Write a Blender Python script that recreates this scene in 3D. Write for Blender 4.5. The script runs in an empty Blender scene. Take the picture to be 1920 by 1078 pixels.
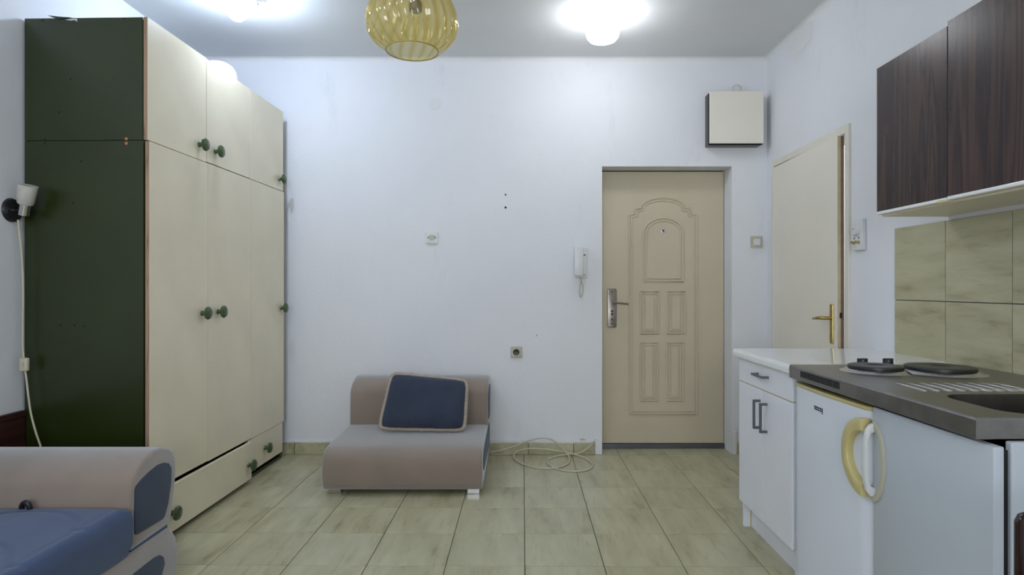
import bpy, bmesh, math, random
from mathutils import Vector, Matrix
random.seed(7)
S = bpy.context.scene
COL = S.collection
PI = math.pi

# ------------------------------------------------------------------ camera
FPX, CX, CY, CAMZ = 1133.0, 971.0, 538.0, 1.2
cam_d = bpy.data.cameras.new('camera')
cam = bpy.data.objects.new('camera', cam_d)
COL.objects.link(cam)
cam.location = (0, 0, CAMZ)
cam.rotation_euler = (PI / 2, 0, 0)
cam_d.sensor_width = 36.0
cam_d.lens = 36.0 * FPX / 1920.0
cam_d.shift_x = -(CX - 960.0) / 1920.0
cam_d.shift_y = (CY - 539.0) / 1920.0
cam_d.clip_start = 0.05
S.camera = cam

# ------------------------------------------------------------------ world, light, exposure
LAMP_A = 245.0      # emission strength of the bulb by the wardrobe
LAMP_FILL = 46.0       # emission strength of an unseen ceiling lamp added for overhead fill
LAMP_B = 22.0       # emission strength of the frosted ceiling lamp
WINDOW_W = 72.0     # daylight from the window behind the camera
w = bpy.data.worlds.new('world'); S.world = w; w.use_nodes = True
w.node_tree.nodes['Background'].inputs[0].default_value = (0.80, 0.88, 1.0, 1)
w.node_tree.nodes['Background'].inputs[1].default_value = 0.6
ld = bpy.data.lights.new('daylight', 'AREA'); ld.shape = 'RECTANGLE'; ld.size = 2.2; ld.size_y = 1.5
ld.energy = WINDOW_W; ld.color = (0.90, 0.95, 1.0)
lo = bpy.data.objects.new('daylight', ld); COL.objects.link(lo)
lo.location = (-0.2, -2.25, 1.6); lo.rotation_euler = (PI / 2, 0, 0)
S.view_settings.view_transform = 'Standard'
S.view_settings.look = 'None'
S.view_settings.gamma = 1.0
S.view_settings.use_curve_mapping = False
S.view_settings.exposure = 0.0

# ------------------------------------------------------------------ room numbers
YB = 4.34      # back wall
XR = 1.789     # right wall
XL = -2.27     # left wall
YF = -2.2      # wall behind the camera
ZC = 2.847     # ceiling

def at(px, py, Y):
    return Vector(((px - CX) * Y / FPX, Y, CAMZ - (py - CY) * Y / FPX))
def at_x(px, py, X):
    Y = X * FPX / (px - CX)
    return Vector((X, Y, CAMZ - (py - CY) * Y / FPX))
def at_z(px, py, Z):
    Y = (CAMZ - Z) * FPX / (py - CY)
    return Vector(((px - CX) * Y / FPX, Y, Z))

# ------------------------------------------------------------------ materials
MATS = {}
def lin(c):
    return tuple(((v / 255.0) / 12.92 if v <= 10 else (((v / 255.0) + 0.055) / 1.055) ** 2.4) for v in c)

class NT:
    def __init__(s, name):
        s.m = bpy.data.materials.new(name); s.m.use_nodes = True
        s.t = s.m.node_tree; s.n = s.t.nodes; s.l = s.t.links
        s.b = s.n['Principled BSDF']
    def node(s, kind, **kw):
        n = s.n.new(kind)
        for k, v in kw.items(): setattr(n, k, v)
        return n
    def link(s, a, b): s.l.new(a, b)
    def coords(s, scale=(1, 1, 1), rnd=False, kind='Object'):
        tc = s.node('ShaderNodeTexCoord'); mp = s.node('ShaderNodeMapping')
        mp.inputs['Scale'].default_value = scale
        s.link(tc.outputs[kind], mp.inputs['Vector'])
        if rnd:
            oi = s.node('ShaderNodeObjectInfo'); mu = s.node('ShaderNodeMath', operation='MULTIPLY')
            mu.inputs[1].default_value = 57.0
            s.link(oi.outputs['Random'], mu.inputs[0])
            cb = s.node('ShaderNodeCombineXYZ')
            for i in range(3): s.link(mu.outputs[0], cb.inputs[i])
            s.link(cb.outputs[0], mp.inputs['Location'])
        return mp.outputs[0]
    def noise(s, vec, scale, detail=4, rough=0.55):
        n = s.node('ShaderNodeTexNoise')
        n.inputs['Scale'].default_value = scale; n.inputs['Detail'].default_value = detail
        n.inputs['Roughness'].default_value = rough
        s.link(vec, n.inputs['Vector']); return n.outputs['Fac']
    def ramp(s, fac, stops):
        r = s.node('ShaderNodeValToRGB'); e = r.color_ramp.elements
        while len(e) < len(stops): e.new(0.5)
        for k, (p, c) in enumerate(stops):
            e[k].position = p; e[k].color = (c[0], c[1], c[2], 1)
        s.link(fac, r.inputs[0]); return r.outputs[0]
    def mix(s, fac, a, b, mode='MIX'):
        n = s.node('ShaderNodeMix', data_type='RGBA', blend_type=mode)
        for sock, v in ((n.inputs[0], fac), (n.inputs[6], a), (n.inputs[7], b)):
            if hasattr(v, 'is_linked') or hasattr(v, 'links'): s.link(v, sock)
            elif isinstance(v, (int, float)): sock.default_value = v
            else: sock.default_value = (v[0], v[1], v[2], 1)
        return n.outputs[2]
    def bump(s, fac, strength, dist=0.002):
        b = s.node('ShaderNodeBump'); b.inputs['Strength'].default_value = strength
        b.inputs['Distance'].default_value = dist
        s.link(fac, b.inputs['Height']); s.link(b.outputs[0], s.b.inputs['Normal'])
    def math(s, op, a, b=None):
        n = s.node('ShaderNodeMath', operation=op)
        for i, v in enumerate((a, b)):
            if v is None: continue
            if isinstance(v, (int, float)): n.inputs[i].default_value = v
            else: s.link(v, n.inputs[i])
        return n.outputs[0]

def plain(name, col, rough=0.5, metal=0.0, var=0.0, vscale=6.0, bump=0.0, bscale=120.0, spec=0.5, coat=0.0, emit=None, sheen=0.0):
    """procedural paint / plastic / metal / cloth: base colour with a little noise variation and relief"""
    if name in MATS: return MATS[name]
    t = NT(name); t.b.inputs['Roughness'].default_value = rough; t.b.inputs['Metallic'].default_value = metal
    t.b.inputs['Specular IOR Level'].default_value = spec
    t.b.inputs['Coat Weight'].default_value = coat
    t.b.inputs['Sheen Weight'].default_value = sheen; t.b.inputs['Sheen Roughness'].default_value = 0.52; t.b.inputs['Sheen Tint'].default_value = (0.82, 0.92, 1.0, 1)
    v = t.coords()
    f = t.noise(v, vscale)
    lo_c = tuple(max(0, c * (1 - var)) for c in col); hi_c = tuple(min(1, c * (1 + var)) for c in col)
    t.link(t.ramp(f, [(0.3, lo_c), (0.7, hi_c)]), t.b.inputs['Base Color'])
    if bump: t.bump(t.noise(v, bscale, 2), bump)
    if emit:
        t.b.inputs['Emission Color'].default_value = (*emit[0], 1); t.b.inputs['Emission Strength'].default_value = emit[1]
    MATS[name] = t.m; return t.m

def mat_wall():
    t = NT('white_wall_paint'); t.b.inputs['Roughness'].default_value = 0.75; t.b.inputs['Specular IOR Level'].default_value = 0.25
    v = t.coords(kind='Object')
    base = t.ramp(t.noise(v, 1.3, 5), [(0.3, (0.755, 0.765, 0.80)), (0.7, (0.80, 0.81, 0.845))])
    # scuffs and hand marks: streaky blotches with shapes of their own
    n2 = t.noise(t.coords((3.5, 3.5, 1.2)), 1.7, 8, 0.7)
    dirt = t.ramp(n2, [(0.60, (0, 0, 0)), (0.85, (0.28, 0.28, 0.28))])
    base = t.mix(dirt, base, (0.50, 0.49, 0.47))
    t.link(base, t.b.inputs['Base Color'])
    h = t.math('ADD', t.math('MULTIPLY', t.noise(v, 5, 4), 1.0), t.math('MULTIPLY', t.noise(v, 60, 3), 0.25))
    t.bump(h, 0.35, 0.01)
    MATS['wall'] = t.m
def mat_tile(name, axis):
    t = NT(name); t.b.inputs['Roughness'].default_value = 0.34; t.b.inputs['Specular IOR Level'].default_value = 0.5
    sc = [7.0, 7.0, 7.0]; sc[axis] = 1.5
    big = [2.2, 2.2, 2.2]; big[axis] = 1.0
    fine = [40.0, 40.0, 40.0]; fine[axis] = 6.0
    a = t.noise(t.coords(tuple(sc), True), 1.6, 6, 0.6)
    b = t.noise(t.coords(tuple(big), True), 2.4, 3)
    c = t.noise(t.coords(tuple(fine), True), 1.0, 3)
    col = t.ramp(a, [(0.29, (0.27, 0.235, 0.13)), (0.41, (0.43, 0.40, 0.25)), (0.58, (0.515, 0.49, 0.32)), (0.78, (0.59, 0.56, 0.385))])
    col = t.mix(t.ramp(b, [(0.35, (0, 0, 0)), (0.75, (0.45, 0.45, 0.45))]), col, (0.41, 0.405, 0.265))
    col = t.mix(t.ramp(c, [(0.57, (0, 0, 0)), (0.72, (0.32, 0.32, 0.32))]), col, (0.22, 0.18, 0.10))
    t.link(col, t.b.inputs['Base Color'])
    t.bump(a, 0.12, 0.002)
    MATS[name] = t.m
def mat_wood(name, c0, c1, c2, rough, axis=2, scale=1.0, spec=0.5):
    t = NT(name); t.b.inputs['Roughness'].default_value = rough
    sc = [14.0 * scale] * 3; sc[axis] = 0.9 * scale
    sc2 = [70.0 * scale] * 3; sc2[axis] = 3.0 * scale
    a = t.noise(t.coords(tuple(sc), True), 1.0, 5, 0.6)
    sc3 = [9.0 * scale] * 3; sc3[axis] = 0.45 * scale
    w0 = t.noise(t.coords(tuple(sc3), True), 1.0, 2)
    wv = t.math('ABSOLUTE', t.math('SINE', t.math('MULTIPLY', w0, 34.0)))
    t.b.inputs['Specular IOR Level'].default_value = spec
    b = t.noise(t.coords(tuple(sc2), True), 1.0, 3)
    f = t.math('ADD', t.math('MULTIPLY', a, 0.55), t.math('ADD', t.math('MULTIPLY', wv, 0.20), t.math('MULTIPLY', b, 0.25)))
    t.link(t.ramp(f, [(0.34, c0), (0.52, c1), (0.72, c2)]), t.b.inputs['Base Color'])
    MATS[name] = t.m; return t.m
RIBTW = 9.0 / (130 * 2.2 / 1133.0)
def mat_amber():
    t = NT('amber_glass'); t.n.remove(t.b)
    out = t.n['Material Output']
    tr = t.node('ShaderNodeBsdfTransparent'); gl = t.node('ShaderNodeBsdfGlossy'); gl.inputs['Roughness'].default_value = 0.06
    df = t.node('ShaderNodeBsdfTranslucent'); df.inputs[0].default_value = (0.95, 0.80, 0.36, 1)
    d2 = t.node('ShaderNodeBsdfDiffuse'); d2.inputs[0].default_value = (0.85, 0.68, 0.28, 1)
    v = t.coords()
    # the mould ribs twist round the shade: thicker glass is deeper in colour
    sp = t.node('ShaderNodeSeparateXYZ'); t.link(v, sp.inputs[0])
    an = t.math('ARCTAN2', sp.outputs[1], sp.outputs[0])
    ph = t.math('ADD', t.math('MULTIPLY', an, 22.0), t.math('MULTIPLY', sp.outputs[2], RIBTW))
    rb = t.math('ADD', t.math('MULTIPLY', t.math('COSINE', ph), 0.5), 0.5)
    t.link(t.ramp(rb, [(0.0, (0.84, 0.72, 0.36)), (0.35, (0.92, 0.845, 0.52)), (1.0, (0.97, 0.935, 0.72))]), tr.inputs[0])
    m0 = t.node('ShaderNodeMixShader'); m0.inputs[0].default_value = 0.5
    t.link(df.outputs[0], m0.inputs[1]); t.link(d2.outputs[0], m0.inputs[2])
    m1 = t.node('ShaderNodeMixShader'); m1.inputs[0].default_value = 0.20
    t.link(tr.outputs[0], m1.inputs[1]); t.link(m0.outputs[0], m1.inputs[2])
    lw = t.node('ShaderNodeLayerWeight')
    fc = t.math('ADD', t.math('MULTIPLY', t.math('POWER', lw.outputs['Facing'], 4.0), 0.60), 0.08)
    m2 = t.node('ShaderNodeMixShader'); t.link(fc, m2.inputs[0])
    t.link(m1.outputs[0], m2.inputs[1]); t.link(gl.outputs[0], m2.inputs[2])
    t.link(m2.outputs[0], out.inputs[0])
    MATS['amber'] = t.m
def mat_pane():
    t = NT('window_glass'); t.n.remove(t.b); out = t.n['Material Output']
    tr = t.node('ShaderNodeBsdfTransparent'); gl = t.node('ShaderNodeBsdfGlossy'); gl.inputs['Roughness'].default_value = 0.02
    lw = t.node('ShaderNodeFresnel'); m = t.node('ShaderNodeMixShader')
    t.link(lw.outputs[0], m.inputs[0]); t.link(tr.outputs[0], m.inputs[1]); t.link(gl.outputs[0], m.inputs[2])
    t.link(m.outputs[0], out.inputs[0]); MATS['pane'] = t.m
def mat_steel(name, col, r0, r1):
    t = NT(name); t.b.inputs['Metallic'].default_value = 1.0
    a = t.noise(t.coords((6, 6, 6)), 3.0, 6, 0.65); b = t.noise(t.coords((120, 6, 60)), 1.0, 3)
    t.link(t.ramp(a, [(0.35, tuple(c * 0.78 for c in col)), (0.65, col)]), t.b.inputs['Base Color'])
    mr = t.node('ShaderNodeMapRange'); mr.inputs[3].default_value = r0; mr.inputs[4].default_value = r1
    t.link(a, mr.inputs[0]); t.link(mr.outputs[0], t.b.inputs['Roughness']); t.bump(b, 0.04, 0.001)
    MATS[name] = t.m
mat_wall(); mat_tile('floor_tile', 1); mat_tile('wall_tile', 1); mat_amber(); mat_pane()
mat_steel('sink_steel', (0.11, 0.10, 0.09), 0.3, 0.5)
mat_steel('steel', (0.30, 0.285, 0.27), 0.25, 0.42)
mat_wood('dark_wood', (0.014, 0.006, 0.006), (0.033, 0.016, 0.014), (0.080, 0.041, 0.028), 0.27, 2, 1.0, 0.30)
mat_wood('mahogany', (0.006, 0.003, 0.003), (0.013, 0.005, 0.004), (0.030, 0.010, 0.007), 0.15)
mat_wood('raw_edge', (0.22, 0.13, 0.075), (0.36, 0.235, 0.15), (0.45, 0.31, 0.21), 0.7, 2, 2.0)
mat_wood('red_wood', (0.018, 0.005, 0.005), (0.035, 0.009, 0.008), (0.06, 0.016, 0.012), 0.45, 1)
M = MATS
plain('ceiling_paint', (0.76, 0.775, 0.785), 0.85, var=0.025, vscale=1.5, bump=0.25, bscale=40, spec=0.2)
plain('grout', (0.085, 0.085, 0.075), 0.9, var=0.25, vscale=30)
plain('plaster', (0.76, 0.76, 0.77), 0.8, var=0.03, bump=0.3, bscale=40)
plain('cream', (0.80, 0.725, 0.545), 0.32, var=0.045, vscale=3.5, bump=0.03)
plain('green_board', (0.019, 0.029, 0.004), 0.30, var=0.12, vscale=2.5, bump=0.05, bscale=260, spec=0.6)
plain('green_knob', (0.05, 0.085, 0.032), 0.16, var=0.1)
plain('dark_gap', (0.012, 0.012, 0.011), 0.9)
plain('door_cream', (0.60, 0.525, 0.385), 0.42, var=0.04, vscale=2.5, bump=0.10, bscale=220)
plain('leaf_cream', (0.82, 0.78, 0.68), 0.45, var=0.03, vscale=2.0)
plain('frame_cream', (0.76, 0.73, 0.64), 0.5, var=0.04)
plain('bronze', (0.30, 0.265, 0.235), 0.33, 0.9, var=0.15, vscale=25)
plain('chrome', (0.58, 0.58, 0.59), 0.18, 1.0)
plain('brass', (0.48, 0.37, 0.14), 0.3, 1.0, var=0.2, vscale=40)
plain('white_plastic', (0.72, 0.73, 0.735), 0.35, var=0.02)
plain('aged_plastic', (0.50, 0.48, 0.37), 0.4, var=0.06)
plain('yellow_plastic', (0.62, 0.53, 0.24), 0.3, var=0.08)
plain('white_laminate', (0.82, 0.83, 0.90), 0.3, var=0.015)
plain('white_enamel', (0.76, 0.80, 0.89), 0.3, var=0.02, vscale=2)
plain('shaded_enamel', (0.52, 0.57, 0.625), 0.32, var=0.03, vscale=3)  # fridge white darkened: weaker light at this end put into the colour
plain('worktop_white', (0.88, 0.89, 0.89), 0.10, var=0.02)
plain('black_plastic', (0.012, 0.012, 0.014), 0.35)
plain('cast_iron', (0.014, 0.014, 0.016), 0.38, var=0.2, vscale=20)
plain('grey_metal', (0.16, 0.17, 0.19), 0.35, 0.8, var=0.1)
plain('beige_cloth', (0.265, 0.208, 0.168), 0.9, var=0.07, vscale=5, bump=0.25, bscale=320, spec=0.15, sheen=0.85)
plain('piping_cloth', (0.40, 0.34, 0.28), 0.9, var=0.08, vscale=20, bump=0.3, bscale=200, spec=0.1)
plain('blue_cloth', (0.042, 0.066, 0.140), 0.85, var=0.10, vscale=6, bump=0.25, bscale=300, spec=0.15, sheen=0.3)
plain('navy_cloth', (0.040, 0.050, 0.080), 0.9, var=0.12, vscale=8, bump=0.3, bscale=260, spec=0.1, sheen=0.25)
plain('cord_white', (0.58, 0.54, 0.40), 0.5, var=0.05)
plain('amber_edge', (0.40, 0.30, 0.09), 0.15)
plain('opal_glass', (0.62, 0.62, 0.61), 0.15, var=0.02)
plain('alabaster', (0.55, 0.53, 0.48), 0.4, var=0.12, vscale=25)
plain('orange_plug', (0.55, 0.22, 0.08), 0.6)
plain('salmon_chip', (0.62, 0.46, 0.36), 0.85, var=0.15, vscale=40)
plain('tan_edge', (0.58, 0.47, 0.33), 0.6, var=0.12, vscale=15)
plain('dark_edge', (0.20, 0.14, 0.085), 0.7, var=0.2, vscale=15)
plain('pale_chip', (0.62, 0.62, 0.62), 0.8, var=0.1, vscale=40)
plain('bulb_cool', (0.8, 0.8, 0.8), 0.5, emit=((0.66, 0.79, 1.0), LAMP_A))
plain('bulb_fill', (0.8, 0.8, 0.8), 0.5, emit=((0.82, 0.89, 1.0), LAMP_FILL))
plain('bulb_white', (0.8, 0.8, 0.8), 0.5, emit=((0.93, 0.96, 1.0), LAMP_B))

# ------------------------------------------------------------------ mesh helpers
W = {}            # object -> world origin at build time
def tag(o, label=None, cat=None, group=None, kind=None):
    if label: o['label'] = label
    if cat: o['category'] = cat
    if group: o['group'] = group
    if kind: o['kind'] = kind
    return o
def empty(name, loc):
    o = bpy.data.objects.new(name, None); o.empty_display_size = 0.1
    COL.objects.link(o); o.location = loc; W[o] = Vector(loc); return o
def build(name, bm, mat, parent=None, smooth=False, base=False):
    bmesh.ops.recalc_face_normals(bm, faces=bm.faces)
    vs = [v.co for v in bm.verts]
    lo_ = Vector([min(v[i] for v in vs) for i in range(3)]); hi_ = Vector([max(v[i] for v in vs) for i in range(3)])
    c = (lo_ + hi_) / 2
    if parent is None or base: c.z = lo_.z
    bmesh.ops.translate(bm, verts=bm.verts, vec=-c)
    me = bpy.data.meshes.new(name); bm.to_mesh(me); bm.free()
    me.materials.append(M[mat] if isinstance(mat, str) else mat)
    if smooth:
        me.polygons.foreach_set('use_smooth', [True] * len(me.polygons))
        try: me.set_sharp_from_angle(angle=math.radians(40))
        except Exception: pass
    o = bpy.data.objects.new(name, me); COL.objects.link(o)
    W[o] = c.copy()
    if parent is not None:
        o.parent = parent; o.location = c - W[parent]
    else: o.location = c
    return o
def copy_part(src, parent, world):
    o = src.copy(); COL.objects.link(o); o.parent = parent; W[o] = Vector(world)
    o.location = W[o] - (W[parent] if parent else Vector()); return o
def B(): return bmesh.new()
def box(bm, x0, x1, y0, y1, z0, z1, bev=0.0, seg=2):
    t = bmesh.new()
    vs = [t.verts.new((x, y, z)) for x in (x0, x1) for y in (y0, y1) for z in (z0, z1)]
    for f in ((0, 1, 3, 2), (4, 6, 7, 5), (0, 4, 5, 1), (2, 3, 7, 6), (0, 2, 6, 4), (1, 5, 7, 3)):
        t.faces.new([vs[i] for i in f])
    bmesh.ops.recalc_face_normals(t, faces=t.faces)
    if bev: bmesh.ops.bevel(t, geom=list(t.edges), offset=bev, segments=seg, profile=0.5, affect='EDGES')
    join(bm, t); return bm
def join(bm, t):
    me = bpy.data.meshes.new('tmp'); t.to_mesh(me); t.free(); bm.from_mesh(me); bpy.data.meshes.remove(me)
def bx(*a, bev=0.0, seg=2): return box(B(), *a, bev=bev, seg=seg)
AX = {'x': (1, 2, 0), 'y': (0, 2, 1), 'z': (0, 1, 2)}
def prism(bm, pts, axis, a, b, bev=0.0, seg=2):
    """polygon pts in the plane across axis, extruded from a to b; bev rounds the two rims"""
    t = bmesh.new(); i, j, k = AX[axis]; n = len(pts)
    def ring(d):
        r = []
        for p in pts:
            c = [0, 0, 0]; c[i] = p[0]; c[j] = p[1]; c[k] = d; r.append(t.verts.new(c))
        return r
    r0, r1 = ring(a), ring(b)
    f0 = t.faces.new(r0); f1 = t.faces.new(list(reversed(r1)))
    for q in range(n): t.faces.new((r0[q], r1[q], r1[(q + 1) % n], r0[(q + 1) % n]))
    bmesh.ops.recalc_face_normals(t, faces=t.faces)
    if bev: bmesh.ops.bevel(t, geom=list(set(f0.edges) | set(f1.edges)), offset=bev, segments=seg, profile=0.5, affect='EDGES')
    join(bm, t); return bm
def lathe(bm, prof, c, n=32, axis='z', closed=False, rad=None):
    i, j, k = AX[axis]; rings = []
    for (r, h) in prof:
        ring = []
        for q in range(n):
            a = 2 * PI * q / n; rr = r if rad is None else rad(r, h, a)
            co = [0, 0, 0]; co[i] = c[i] + rr * math.cos(a); co[j] = c[j] + rr * math.sin(a); co[k] = c[k] + h
            ring.append(bm.verts.new(co))
        rings.append(ring)
    for a_, b_ in zip(rings, rings[1:]):
        for q in range(n): bm.faces.new((a_[q], a_[(q + 1) % n], b_[(q + 1) % n], b_[q]))
    if not closed:
        if prof[0][0] > 1e-6: bm.faces.new(list(reversed(rings[0])))
        if prof[-1][0] > 1e-6: bm.faces.new(rings[-1])
    return bm
def smooth_path(pts, k=6, cyc=False):
    pts = [Vector(p) for p in pts]; n = len(pts); out = []
    rng = range(n) if cyc else range(n - 1)
    for i in rng:
        if cyc: p0, p1, p2, p3 = pts[(i - 1) % n], pts[i], pts[(i + 1) % n], pts[(i + 2) % n]
        else: p0, p1, p2, p3 = pts[max(i - 1, 0)], pts[i], pts[i + 1], pts[min(i + 2, n - 1)]
        for q in range(k):
            t = q / k
            out.append(0.5 * ((2 * p1) + (p2 - p0) * t + (2 * p0 - 5 * p1 + 4 * p2 - p3) * t * t + (3 * p1 - p0 - 3 * p2 + p3) * t ** 3))
    if not cyc: out.append(pts[-1])
    return out
def tube(bm, pts, r, n=8, cyc=False, flat=1.0):
    pts = [Vector(p) for p in pts]; m = len(pts); rings = []; up = None
    for q in range(m):
        if cyc: d = pts[(q + 1) % m] - pts[q - 1]
        else: d = pts[min(q + 1, m - 1)] - pts[max(q - 1, 0)]
        d.normalize()
        if up is None:
            up = Vector((0, 0, 1)) if abs(d.z) < 0.9 else Vector((1, 0, 0))
        s_ = d.cross(up)
        if s_.length < 1e-6: s_ = d.orthogonal()
        s_.normalize(); up = s_.cross(d).normalized()
        rr = r[q] if isinstance(r, (list, tuple)) else r
        rings.append([bm.verts.new(pts[q] + (s_ * math.cos(2 * PI * k / n) + up * math.sin(2 * PI * k / n) * flat) * rr) for k in range(n)])
    for q in range(m if cyc else m - 1):
        a_, b_ = rings[q], rings[(q + 1) % m]
        if cyc and q == m - 1:       # best seam alignment
            off = min(range(n), key=lambda o: (a_[0].co - b_[o].co).length)
            b_ = b_[off:] + b_[:off]
        for k in range(n): bm.faces.new((a_[k], a_[(k + 1) % n], b_[(k + 1) % n], b_[k]))
    if not cyc:
        bm.faces.new(list(reversed(rings[0]))); bm.faces.new(rings[-1])
    return bm
def cyl(bm, p0, p1, r, n=20, r1=None):
    p0, p1 = Vector(p0), Vector(p1)
    return tube(bm, [p0, p1], [r, r if r1 is None else r1], n)
def rrect(x0, x1, y0, y1, r, k=6):
    o = []
    for cx, cy, a0 in ((x1 - r, y1 - r, 0), (x0 + r, y1 - r, PI / 2), (x0 + r, y0 + r, PI), (x1 - r, y0 + r, 1.5 * PI)):
        for q in range(k + 1):
            a = a0 + PI / 2 * q / k; o.append((cx + r * math.cos(a), cy + r * math.sin(a)))
    return o

# ================================================================== the room
# floor slab (grout) with tiles laid on it
TP, GR = 0.3413, 0.0032
fl = build('floor', bx(XL - 0.2, XR + 0.2, YF - 0.2, YB + 0.3, -0.10, -0.004), 'grout')
tag(fl, 'olive beige streaked ceramic tile floor', kind='structure')
rot = math.radians(-0.45)
tb = bx(-TP / 2 + GR / 2, TP / 2 - GR / 2, -TP / 2 + GR / 2, TP / 2 - GR / 2, -0.008, 0.0, bev=0.0012, seg=1)
tile0 = None
x_j = 0.030; y_j = 2.600
ninst = 0
for i in range(-8, 7):
    for j in range(-10, 7):
        u = x_j + (i + 0.5) * TP; v = y_j + (j + 0.5) * TP
        x = u * math.cos(rot) - (v - 2.6) * math.sin(rot); y = 2.6 + u * math.sin(rot) + (v - 2.6) * math.cos(rot)
        if x < XL - 0.05 or x > XR + 0.06 or y > 4.60 or y < -0.9: continue
        if y - TP / 2 > YB and not (0.50 < x < 1.65): continue
        if tile0 is None:
            tile0 = build('tile', tb, 'floor_tile', fl); o = tile0
            o.location = Vector((x, y, -0.004)) - W[fl]
        else: o = copy_part(tile0, fl, (x, y, -0.004))
        o.rotation_euler = (0, 0, rot + (PI if random.random() < 0.5 else 0)); ninst += 1

# back wall with the entry door opening
DX0, DX1, DZ = 0.605, 1.536, 2.066
wb = build('wall_back', prism(B(), [(XL - 0.15, 0), (DX0, 0), (DX0, DZ), (DX1, DZ), (DX1, 0), (XR + 0.15, 0), (XR + 0.15, ZC + 0.1), (XL - 0.15, ZC + 0.1)], 'y', YB, YB + 0.26), 'wall')
tag(wb, 'white painted plaster back wall', kind='structure')
wl = build('wall_left', bx(XL - 0.15, XL, YF - 0.15, YB, 0, ZC + 0.1), 'wall'); tag(wl, 'white painted left wall', kind='structure')
RY0, RY1, RZ = 3.245, 4.235, 2.08
wr = build('wall_right', prism(B(), [(YF - 0.15, 0), (RY0, 0), (RY0, RZ), (RY1, RZ), (RY1, 0), (YB, 0), (YB, ZC + 0.1), (YF - 0.15, ZC + 0.1)], 'x', XR, XR + 0.14), 'wall')
tag(wr, 'white painted right wall', kind='structure')
ce = build('ceiling', bx(XL - 0.15, XR + 0.15, YF - 0.15, YB + 0.2, ZC, ZC + 0.12), 'ceiling_paint'); tag(ce, 'white plaster ceiling', kind='structure')
# wall behind the camera with its window
WX0, WX1, WZ0, WZ1 = -1.3, 0.9, 0.85, 2.35
bm = B()
box(bm, XL - 0.15, WX0, YF - 0.15, YF, 0, ZC + 0.1); box(bm, WX1, XR + 0.15, YF - 0.15, YF, 0, ZC + 0.1)
box(bm, WX0, WX1, YF - 0.15, YF, 0, WZ0); box(bm, WX0, WX1, YF - 0.15, YF, WZ1, ZC + 0.1)
tag(build('wall_front', bm, 'wall'), 'white wall with a wide window', kind='structure')
bm = B()
for a, b_, c_, d_ in ((WX0, WX1, WZ0, WZ0 + 0.06), (WX0, WX1, WZ1 - 0.06, WZ1), (WX0, WX0 + 0.06, WZ0, WZ1), (WX1 - 0.06, WX1, WZ0, WZ1), (-0.23, -0.17, WZ0, WZ1)):
    box(bm, a, b_, YF - 0.10, YF - 0.05, c_, d_, 0.004)
win = build('window_1', bm, 'white_plastic'); tag(win, 'white framed double window', kind='structure')
for a, b_ in ((WX0 + 0.06, -0.23), (-0.17, WX1 - 0.06)):
    build('pane', bx(a, b_, YF - 0.078, YF - 0.072, WZ0 + 0.06, WZ1 - 0.06), 'pane', win)
# rounded plaster fillets where the walls meet the ceiling
def cove(name, axis, a, b, cx, cz, sx, r=0.035):
    pts = [(cx, cz)] + [(cx + sx * r * (1 - math.sin(q * PI / 12)), cz - r * (1 - math.cos(q * PI / 12))) for q in range(7)]
    return pts
pts = [(YB, ZC), (YB - 0.03, ZC)] + [(YB - 0.03 + 0.03 * math.sin(q * PI / 12), ZC - 0.03 * (1 - math.cos(q * PI / 12))) for q in range(1, 7)]
tag(build('trim_1', prism(B(), pts, 'x', XL, XR), 'plaster', smooth=True), 'rounded plaster joint along the back wall', kind='structure')
pts = [(XR, ZC), (XR - 0.03, ZC)] + [(XR - 0.03 + 0.03 * math.sin(q * PI / 12), ZC - 0.03 * (1 - math.cos(q * PI / 12))) for q in range(1, 7)]
tag(build('trim_2', prism(B(), pts, 'y', YF, YB), 'plaster', smooth=True), 'rounded plaster joint along the right wall', kind='structure')

# tile skirting along the back wall: separate pieces with a rough plaster lip above
bs = build('baseboard_back', bx(XL, DX0 - 0.055, YB - 0.006, YB, 0, 0.080), 'grout'); tag(bs, 'low skirting of cut olive tiles', kind='structure')
edges = [-1.79, -1.60, -1.26, -0.925, -0.59, -0.262, 0.075, 0.40, DX0 - 0.055]
for a, b_ in zip(edges, edges[1:]):
    build('skirting_tile', bx(a + 0.002, b_ - 0.002, YB - 0.014, YB - 0.004, 0.001, 0.083 + random.uniform(-.002, .002), bev=0.0015, seg=1), 'wall_tile', bs)
bm = B(); n = 60; x0, x1 = -1.72, DX0 - 0.06
pts = []
for q in range(n + 1):
    x = x0 + (x1 - x0) * q / n; pts.append((x, 0.083 + random.uniform(-.002, .003)))
for q in range(n, -1, -1):
    x = x0 + (x1 - x0) * q / n; pts.append((x, 0.097 + random.uniform(-.004, .006)))
build('plaster_lip', prism(bm, pts, 'y', YB - 0.010, YB + 0.002), 'plaster', bs)
bsr = build('baseboard_right', bx(DX1 + 0.025, XR, YB - 0.012, YB, 0, 0.08, bev=0.002, seg=1), 'wall_tile'); tag(bsr, 'short piece of tile skirting between the two doors', kind='structure')

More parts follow.
